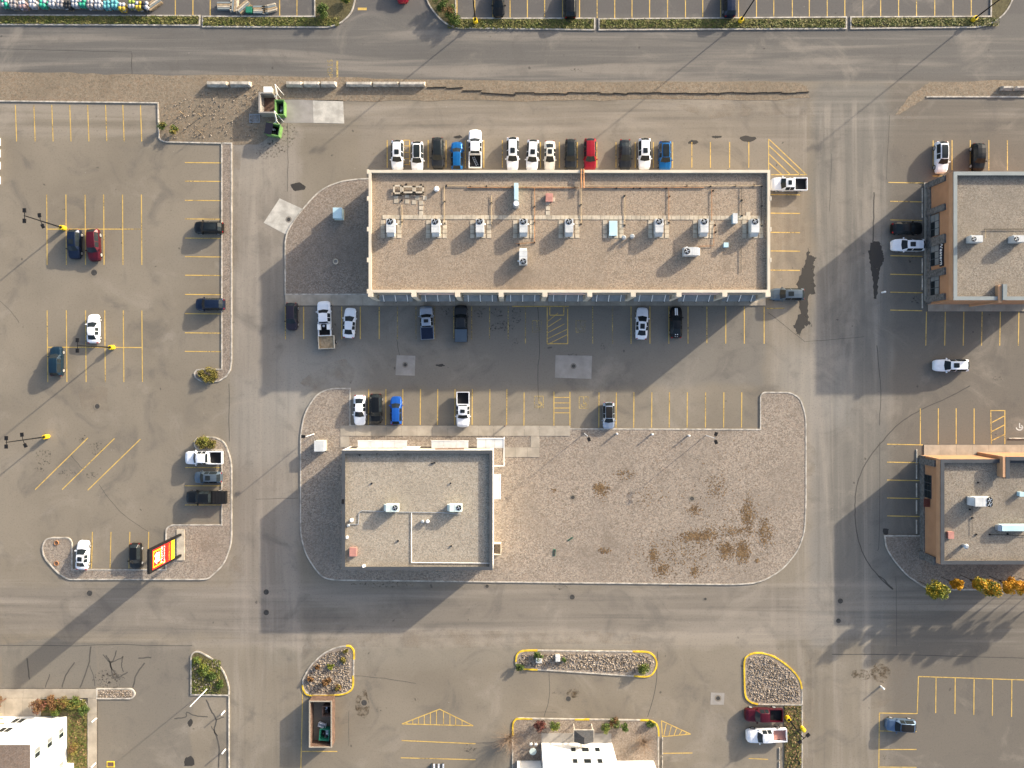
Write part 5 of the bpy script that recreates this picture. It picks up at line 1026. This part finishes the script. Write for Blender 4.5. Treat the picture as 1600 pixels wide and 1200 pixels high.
for a in ((-.8,.8,-.66,-.6),(-.8,.8,.6,.66),(-.8,-.74,-.6,.6),(.74,.8,-.6,.6)): b.box(*a,0,.06)
b.build('frame', K['steel'], t)
for k in range(7): b = MB(); b.local = True; b.box(-.68+k*.2,-.62+k*.2,-.6,.6,.01,.055).build('bar', K['steel'], t)
for x0_, y0_, l in ((438,147,'upright'),(437,188,'lower')):
    t = thing('gate_frame', l+' folded white wire gate beside the bin enclosure', 'gate', (*G(x0_,y0_),.02)); b = MB(); b.local = True
    for a_, b2 in (((-.5,-.9,0),(-.3,.9,1.6)),((-.3,.9,1.6),(.6,-.2,1.2)),((-.5,-.9,1.3),(.1,-.7,1.5)),((-.5,-.9,0),(-.5,-.9,1.3)),((.1,-.7,0),(.1,-.7,1.5)),((.6,-.2,0),(.6,-.2,1.2)),((.1,-.7,1.5),(-.3,.9,1.6))): b.tube(a_,b2,.04,6)
    b.build('frame', K['sign_w'], t)
# roll-off bin enclosure, south
t = thing('bin_enclosure', 'tall brown-lined bin enclosure with cream rim by the yellow-kerbed island', 'enclosure', (*G(506,1122),0)); hw, hl, hh = 1.75, 3.6, 1.9
for i, a in enumerate(((-hw,-hw+.16,-hl,hl),(hw-.16,hw,-hl,hl),(-hw+.16,hw-.16,hl-.16,hl),(-hw+.16,hw-.16,-hl,-hl+.16))):
    b = MB(); b.local = True; b.box(*a,0,hh).build('wall', K['brown'], t); b = MB(); b.local = True; o_ = .015; b.box(a[0]-o_,a[1]+o_,a[2]-o_*(i<2),a[3]+o_*(i<2),hh+.002,hh+.07).build('rim', K['walk'], t)
bin_(511,1111,0,0,'white-bagged dark bin inside the brown enclosure','brown',1.3,1.5,1.2); bin_(507,1148,0,R(-5),'green open bin inside the brown enclosure','green_dk',1.4,1.6,1.2)
t = thing('shopping_cart', 'metal trolley between the two bins in the brown enclosure', 'trolley', (*G(505,1130),0), R(-20)); b = MB(); b.local = True; b.box(-.6,.6,-.3,.3,.3,.36).build('tray', K['steel'], t); b = MB(); b.local = True
for a in ((-.6,.6,-.3,-.26),(-.6,.6,.26,.3),(-.6,-.56,-.26,.26),(.56,.6,-.26,.26)): b.box(*a,.36,.85)
b.build('basket', K['bag_white'], t)
for dx in (-.5,.5):
    for dy in (-.25,.25): b = MB(); b.local = True; b.tube((dx,dy,0),(dx,dy,.3),.04,6).build('leg', K['steel'], t)
# utility boxes on the gravel
def ubox(px, py, sx, sy, h, m, label, z=.09):
    p = P(px,py,h); t = thing('utility_box', label, 'utility box', (p.x,p.y,z)); b = MB(); b.local = True; b.box(-sx/2-.1,sx/2+.1,-sy/2-.1,sy/2+.1,-.05,.1).build('pad', K['slab'], t); b = MB(); b.local = True; b.box(-sx/2,sx/2,-sy/2,sy/2,.1,h,.03).build('cabinet', K[m], t); b = MB(); b.local = True; b.box(-sx/2-.04,sx/2+.04,-sy/2-.04,sy/2+.04,h+.002,h+.08,.03).build('lid', K[m], t)
ubox(527.5,333,1.35,1.6,1.35,'unit_blue','pale blue transformer box on the gravel bed beside the mall'); ubox(499,697,1.5,1.6,1.5,'unit_white','white transformer box on the gravel near the low shop'); ubox(842,1032,.85,.65,.8,'unit_white','white utility box on the long rock island, west one'); ubox(871.5,1029,.65,.8,.8,'unit_white','white utility box on the long rock island, east one')
t = thing('concrete_ring', 'pale round well ring lying on the gravel bed', 'well ring', (*G(525,409),.09)); b = MB(); b.local = True; b.ribbon([(.36*math.cos(k*math.pi/8),.36*math.sin(k*math.pi/8)) for k in range(16)],.16,-.03,.22,True).build('ring', K['slab'], t); b = MB(); b.local = True; b.tube((0,0,-.02),(0,0,.1),.28,12).build('lid', K['patch'], t)
for i, (x, y) in enumerate(((89,848),(89,880))):
    t = thing('planting_ring', 'round rusty planting ring on the small gravel corner', 'tree ring', (*G(x,y),.09), 0, 'tree rings'); b = MB(); b.local = True; b.ribbon([(.33*math.cos(k*math.pi/8),.33*math.sin(k*math.pi/8)) for k in range(16)],.07,-.03,.12,True).build('ring', K['cable_red'], t); b = MB(); b.local = True; b.tube((0,0,-.02),(0,0,.06),.3,12).build('soil', K['brown'], t)
for x, y, l, w_, a in ((866,863,1.05,.4,85),(891,842,.9,.25,35)):
    t = thing('loose_board', 'dark board lying on the gravel lot'+(' pointing at the building' if a < 50 else ' upright to the lane'), 'board', (*G(x,y),.10), R(a)); b = MB(); b.local = True; b.box(-l/2,l/2,-w_/2,w_/2,0,.06).build('board', K['green_dk'], t); b = MB(); b.local = True; b.box(-l/2+.05,l/2-.05,-w_/2+.05,w_/2-.05,.061,.075).build('batten', K['iron'], t)
t = thing('patio_table', 'round pale patio table in the hotel bed', 'table', (*G(832.5,1170),.09)); b = MB(); b.local = True; b.tube((0,0,.7),(0,0,.76),.55,18).build('top', K['unit_green'], t); b = MB(); b.local = True; b.tube((0,0,0),(0,0,.7),.06,8).build('stem', K['steel'], t)
for dx, dy in ((-.3,.95),(.45,.9)):
    t = thing('patio_chair', 'white wire chair by the round patio table', 'chair', (G(832.5,1170)[0]+dx, G(0,1170)[1]+dy, .09), 0, 'patio chairs'); b = MB(); b.local = True; b.box(-.2,.2,-.2,.2,.42,.46).build('seat', K['steel'], t); b = MB(); b.local = True; b.ribbon([(-.2,.2),(0,.3),(.2,.2)],.04,.46,.9).build('backrest', K['sign_w'], t)
    for q in ((-.17,-.17),(.17,-.17),(-.17,.17),(.17,.17)): b = MB(); b.local = True; b.tube((*q,0),(*q,.42),.025,6).build('leg', K['sign_w'], t)
t = thing('slatted_bench', 'slatted bench at the end of the crosswalk lines', 'bench', (*G(684,1197),0))
for k in range(6): b = MB(); b.local = True; b.box(-1.0+k*.36,-.76+k*.36,-.7,.6,.42,.47).build('slat', K['bag_white' if k%2 else 'slate'], t)
for q in (-.85,.85): b = MB(); b.local = True; b.box(q-.06,q+.06,-.6,.5,0,.42).build('leg', K['black'], t)
t = thing('grate_hatch', 'small yellow-rimmed floor hatch near the kerb', 'hatch', (*G(173,1194),.0)); b = MB(); b.local = True; b.box(-.6,.6,-.45,.45,0,.05).build('frame', K['sign_y'], t); b = MB(); b.local = True; b.box(-.48,.48,-.33,.33,.051,.07).build('cover', K['brown'], t)

# pallets of goods in the garden yard, top-left
ME_BAG = None
bm = bmesh.new(); bmesh.ops.create_cube(bm, size=1); bmesh.ops.bevel(bm, geom=bm.edges[:], offset=.16, segments=2, affect='EDGES'); ME_BAG = bpy.data.meshes.new('bag'); bm.to_mesh(ME_BAG); bm.free(); ME_BAG.polygons.foreach_set('use_smooth',[True]*len(ME_BAG.polygons))
for nm, c in (('teal',(.03,.30,.20)),('black',(.02,.02,.022)),('white',(.36,.37,.40)),('mauve',(.24,.17,.18)),('aqua',(.10,.34,.37)),('lime',(.18,.26,.04)),('yellow',(.42,.29,.03)),('grey',(.22,.21,.22)),('navy',(.03,.04,.09))): K['bag_'+nm] = mat('bag_'+nm, c, .35, .25, 3.)
goods = [(6,6,'teal'),(20,8,'grey'),(34,9,'mauve'),(50,7,'white'),(66,7,'teal'),(80,6,'white'),(93,7,'grey'),(105,9,'black'),(116,6,'white'),(128,6,'teal'),(140,8,'grey'),(152,8,'white'),(166,9,'aqua'),(178,8,'aqua'),(190,12,'yellow'),(205,8,'lime'),(216,10,'yellow'),(226,10,'black')]
names = {'teal':'teal','grey':'grey','mauve':'mauve','white':'white','black':'black','aqua':'aqua','yellow':'yellow','lime':'lime'}
seen = {}
for i, (x, y, c) in enumerate(goods):
    p = P(x,y-2,1.0); prev = names[goods[i-1][2]] if i else 'nothing'; nxt = names[goods[i+1][2]] if i+1 < len(goods) else 'the timber stack'
    t = thing('goods_pallet', 'pallet of %s bagged goods between %s and %s' % (names[c], prev+' bags' if i else 'the yard corner', nxt+(' bags' if i+1 < len(goods) else '')), 'pallet', (p.x,p.y,0), rng.uniform(-.08,.08), 'pallets in the garden yard')
    b = MB(); b.local = True
    for k in range(4): b.box(-.5,.5,-.58+k*.3,-.58+k*.3+.22,.1,.13)
    for k in (-.42,0,.42): b.box(k-.05,k+.05,-.58,.54,0,.1)
    b.build('pallet_base', K['wood'], t)
    for l in range(3):
        for q in range(4):
            o = link('bag', ME_BAG, K['bag_'+c] if rng.random() < .8 else K['bag_white'], t, ((q%2-.5)*.5+rng.uniform(-.03,.03),(q//2-.5)*.58+rng.uniform(-.03,.03),.30+l*.32)); o.scale = (.50,.58,.36); o.rotation_euler = (0,0,rng.uniform(-.1,.1))
for j, (x, y, a, l) in enumerate(((240,5,35,'leaning by the goods pallets'),(350,8,0,'of grey boards in the middle stack'),(365,6,85,'of tan boards next to the grey stack'),(380,10,40,'of loose tan boards'),(407,14,0,'of plywood by the green tote'),(420,12,15,'of pale boards at the verge end'))):
    p = P(x,y,.5); t = thing('timber_stack', 'stack of timber '+l, 'timber', (p.x,p.y,0), R(a), 'timber in the yard')
    for k in range(3):
        for q in range(4): b = MB(); b.local = True; b.box(-1.1+rng.uniform(-.1,.1),1.1+rng.uniform(-.1,.1),-.6+q*.3,-.36+q*.3,k*.18,k*.18+.12).build('plank', K[('wood','coping_lt','slab')[(j+q)%3]], t)
t = thing('storage_tote', 'dark green tote among the timber stacks', 'tote', tuple(P(391,18,0))); b = MB(); b.local = True; b.box(-.4,.4,-.4,.4,0,.6,-.04).build('box', K['green_dk'], t); b = MB(); b.local = True; b.box(-.46,.46,-.46,.46,.602,.66).build('lid', K['green_dk'], t)

# ---------------------------------------------------------------- trees and shrubs
def leaves(b, blobs, n, size):
    tot = sum(q[3]*q[4]*q[5] for q in blobs)
    for cx, cy, cz, rx, ry, rz_ in blobs:
        for _ in range(max(8,int(n*rx*ry*rz_/tot))):
            while True:
                d = Vector((rng.uniform(-1,1),rng.uniform(-1,1),rng.uniform(-1,1)))
                if .12 < d.length < 1: break
            k = d.length**-.2*rng.choice((1,1,1,1.25)); c = Vector((cx+d.x*k*rx, cy+d.y*k*ry, cz+d.z*k*rz_)); s_ = size*rng.uniform(.6,1.3)
            u = Vector((rng.gauss(0,1),rng.gauss(0,1),rng.gauss(0,.6))).normalized(); w = u.orthogonal().normalized()
            if rng.random() < .5: w = u.cross(w)
            b.add([c-u*s_, c-w*s_*.55, c+u*s_, c+w*s_*.55],[(0,1,2,3)])
def plant(name, px, py, h, r, mats, label, cat, n=700, size=.12, trunk=True, z=.09, spread=1.0, squash=.8, grp=None, nb=9):
    t = thing(name, label, cat, (*G(px,py),z), 0, grp)
    b = MB(); b.local = True; th = h*.45 if trunk else h*.1
    b.tube((0,0,-.09),(0,0,th),max(.03,h*.010),8,max(.02,h*.007))
    ends = []
    for k in range(6):
        a = k*1.05+rng.uniform(-.3,.3); e = Vector((math.cos(a)*r*.65,math.sin(a)*r*.65,th+(h-th)*rng.uniform(.3,.75))); b.tube((0,0,th*rng.uniform(.55,.95)),e,max(.015,h*.007),6,.012); ends.append(e)
    b.build('trunk', K['trunk'], t)
    for i, m in enumerate(mats):
        bl_ = []
        for k in range(nb):
            a = rng.uniform(0,6.28); rr = r*math.sqrt(rng.random())*.72*spread; q = r*rng.uniform(.26,.46)
            zc = th+(h-th)*rng.uniform(.2,.85)*(1-.25*rr/r) if trunk else h*rng.uniform(.3,.75)
            bl_.append((math.cos(a)*rr, math.sin(a)*rr, zc, q, q, q*squash))
        c = MB(); c.local = True; leaves(c, bl_, n//len(mats), size); c.build('crown', K[m], t)
    return t
for x, y, h, r, m, l in ((1436,908,6.6,1.35,['leaf_mixed','leaf_lime'],'green and yellow tree at the kerb bend beside the smaller orange shop'),(1470,901,5.4,.8,['leaf_autumn'],'small slim orange tree next to the green and yellow one'),(1500,898,6.3,1.0,['leaf_autumn','leaf_mixed'],'orange tree with some green west of the broad mixed tree'),(1516,905,6.8,1.25,['leaf_autumn','leaf_mixed','leaf_green'],'broad tree turning green to orange'),(1545,900,7.0,1.25,['leaf_autumn'],'full orange tree east of the broad mixed one'),(1566,906,6.6,1.2,['leaf_autumn'],'bright orange tree beside the frame end of the row')):
    plant('autumn_tree', x, y, h, r, m, l, 'tree', 3600, .13, grp='autumn trees along the kerb', nb=20)
for x in (1592,1616,1640,1664): plant('autumn_tree', x, 903, 6.8, 1.25, ['leaf_autumn'], 'orange tree continuing the kerb row past the shop windows', 'tree', 3000, .13, grp='autumn trees along the kerb', nb=20)
for x, y, h, r, m, l in ((505,22,1.8,1.3,['leaf_green'],'round dark green shrub at the verge corner'),(541,2,1.4,.8,['leaf_green','leaf_lime'],'small green shrub at the rounded verge corner'),(690,8,1.8,1.4,['leaf_green'],'dark shrub at the junction, farther from the lamp'),(703,22,1.8,1.2,['leaf_green','leaf_rust'],'brown-green shrub in the middle of the junction bed'),(712,34,1.6,1.0,['leaf_green'],'dark green shrub nearest the junction lamp'),
    (258,199,1.3,.75,['leaf_green','leaf_olive'],'small evergreen on the dirt corner, nearer the inner kerb'),(275,206,1.3,.75,['leaf_green','leaf_olive'],'small evergreen on the dirt corner, nearer the parking strip'),(329,586,.9,1.3,['leaf_olive'],'olive shrub at the end of the parking strip'),(318,586,.8,.8,['leaf_olive'],'low olive shrub filling the rounded strip end'),(320,692,1.1,1.2,['leaf_olive','leaf_lime'],'olive shrub in the island above the white pickup'),(332,691,1.0,.9,['leaf_olive'],'smaller olive shrub in the island above the white pickup'),
    (517,1040,.5,.6,['leaf_lime'],'bright lime clump among the pale rocks'),(498,1041,.7,.5,['leaf_rust'],'rusty clump near the curved kerb of the pale rock island'),(486,1060,.7,.5,['leaf_rust'],'rusty clump at the narrow end of the pale rock island'),(513,1063,1.1,.8,['leaf_rust'],'largest rusty shrub on the pale rock island'),(530,1072,.8,.6,['leaf_rust','leaf_olive'],'rusty olive clump near the yellow kerb'),(536,1031,.6,.5,['leaf_olive'],'olive clump on the pale rock island'),(541,1017,.5,.45,['leaf_olive'],'small olive clump at the tip of the pale rock island'),
    (841,1024,1.0,.85,['leaf_green'],'green shrub behind the west utility box'),(812,1038,1.1,.75,['leaf_green'],'round green shrub at the west end of the long island'),(882,1029,.8,.45,['leaf_green'],'small green shrub beside the east utility box'),(1004,1042,1.5,.95,['leaf_green','leaf_lime'],'round bushy shrub at the east end of the long island'),
    (843,1128,1.6,1.0,['leaf_red'],'dark red shrub in the hotel bed'),(867,1129,1.6,.85,['leaf_lime','leaf_green'],'lime-green shrub next to the red one'),(944,1132,2.0,.75,['leaf_green','leaf_lime'],'upright green conifer by the hotel porch'),(960,1127,1.2,.9,['leaf_green','leaf_rust'],'spreading dark green shrub by the hotel kerb'),(974,1132,1.8,.75,['leaf_green'],'upright conifer farther from the hotel porch'),(1017,1130,.7,.7,['leaf_green'],'low green shrub at the hotel kerb corner'),
    (70,1099,2.2,1.3,['leaf_red','leaf_rust'],'dark red bush beside the white building'),(85,1094,1.4,1.2,['leaf_rust'],'rusty hedge bush on the lawn bed'),(102,1095,1.3,1.0,['leaf_rust','leaf_olive'],'brown-olive hedge bush on the lawn bed'),(118,1095,1.2,1.1,['leaf_green','leaf_olive'],'green-olive hedge bush at the rounded lawn corner'),(90,1108,1.0,.9,['leaf_lime','leaf_green'],'lime shrub before the red bush'),(134,1107,1.0,.9,['leaf_green'],'dark green shrub at the lawn edge'),(118,1168,.9,.9,['leaf_rust','leaf_olive'],'rusty shrub along the lawn wall'),
    (3,1091,1.8,1.1,['leaf_rust'],'rusty bush by the timber pergola'),(320,1045,.7,1.0,['leaf_green','leaf_lime'],'leafy clump in the planted corner island'),(335,1055,.7,.9,['leaf_green'],'dark leafy clump in the planted corner island'),(310,1030,.6,.7,['leaf_green','leaf_lime'],'low clump at the tip of the planted corner island'),(345,1068,.6,.7,['leaf_green'],'low clump by the outer kerb of the planted corner')):
    plant('shrub', x, y, h, r, m, l, 'shrub', int(1100*max(.6,r)**1.5), .10, trunk=False)
def bare(px, py, r, h, n, label):
    t = thing('bare_shrub', label, 'shrub', (*G(px,py),.09), 0, 'leafless shrubs'); b = MB(); b.local = True
    for k in range(n):
        a = rng.uniform(0,6.28); rr = r*rng.uniform(.3,1); e = Vector((math.cos(a)*rr,math.sin(a)*rr,h*rng.uniform(.35,1)*(1.25-.5*rr/r))); mid = Vector((e.x*.35,e.y*.35,e.z*.6)); b.tube((0,0,-.05),mid,.022,4,.016,False); b.tube(mid,e,.016,4,.006,False)
        for j in range(3): s_ = mid.lerp(e,rng.uniform(.2,.9)); b.tube(s_,s_+Vector((rng.uniform(-.35,.35),rng.uniform(-.35,.35),rng.uniform(.05,.4))),.010,3,.004,False)
    b.build('branch_mass', K['twig'], t)
bare(797,1150,3.2,2.8,130,'large leafless shrub at the west corner of the hotel bed'); bare(1004,1157,2.6,2.5,110,'large leafless shrub at the east end of the hotel bed')
for i, (x, y) in enumerate(((285,178),(314,182),(314,208))):
    t = thing('sapling', 'thin bare staked sapling on the dirt corner, '+('nearest the evergreens and barrier pair','nearest the barrier pair on the strip side','nearest the parking strip kerb')[i], 'tree', (*G(x,y),.02), 0, 'saplings on the dirt corner'); b = MB(); b.local = True; b.tube((0,0,0),(0,0,2.6),.03,5,.015)
    for k in range(7): a = rng.uniform(0,6.28); z0 = rng.uniform(1,2.3); b.tube((0,0,z0),(math.cos(a)*.5,math.sin(a)*.5,z0+.5),.012,4,.005)
    b.build('trunk', K['trunk'], t); b = MB(); b.local = True; b.box(.12,.17,-.02,.03,0,1.3).build('stake', K['wood'], t)
MB.build = _b
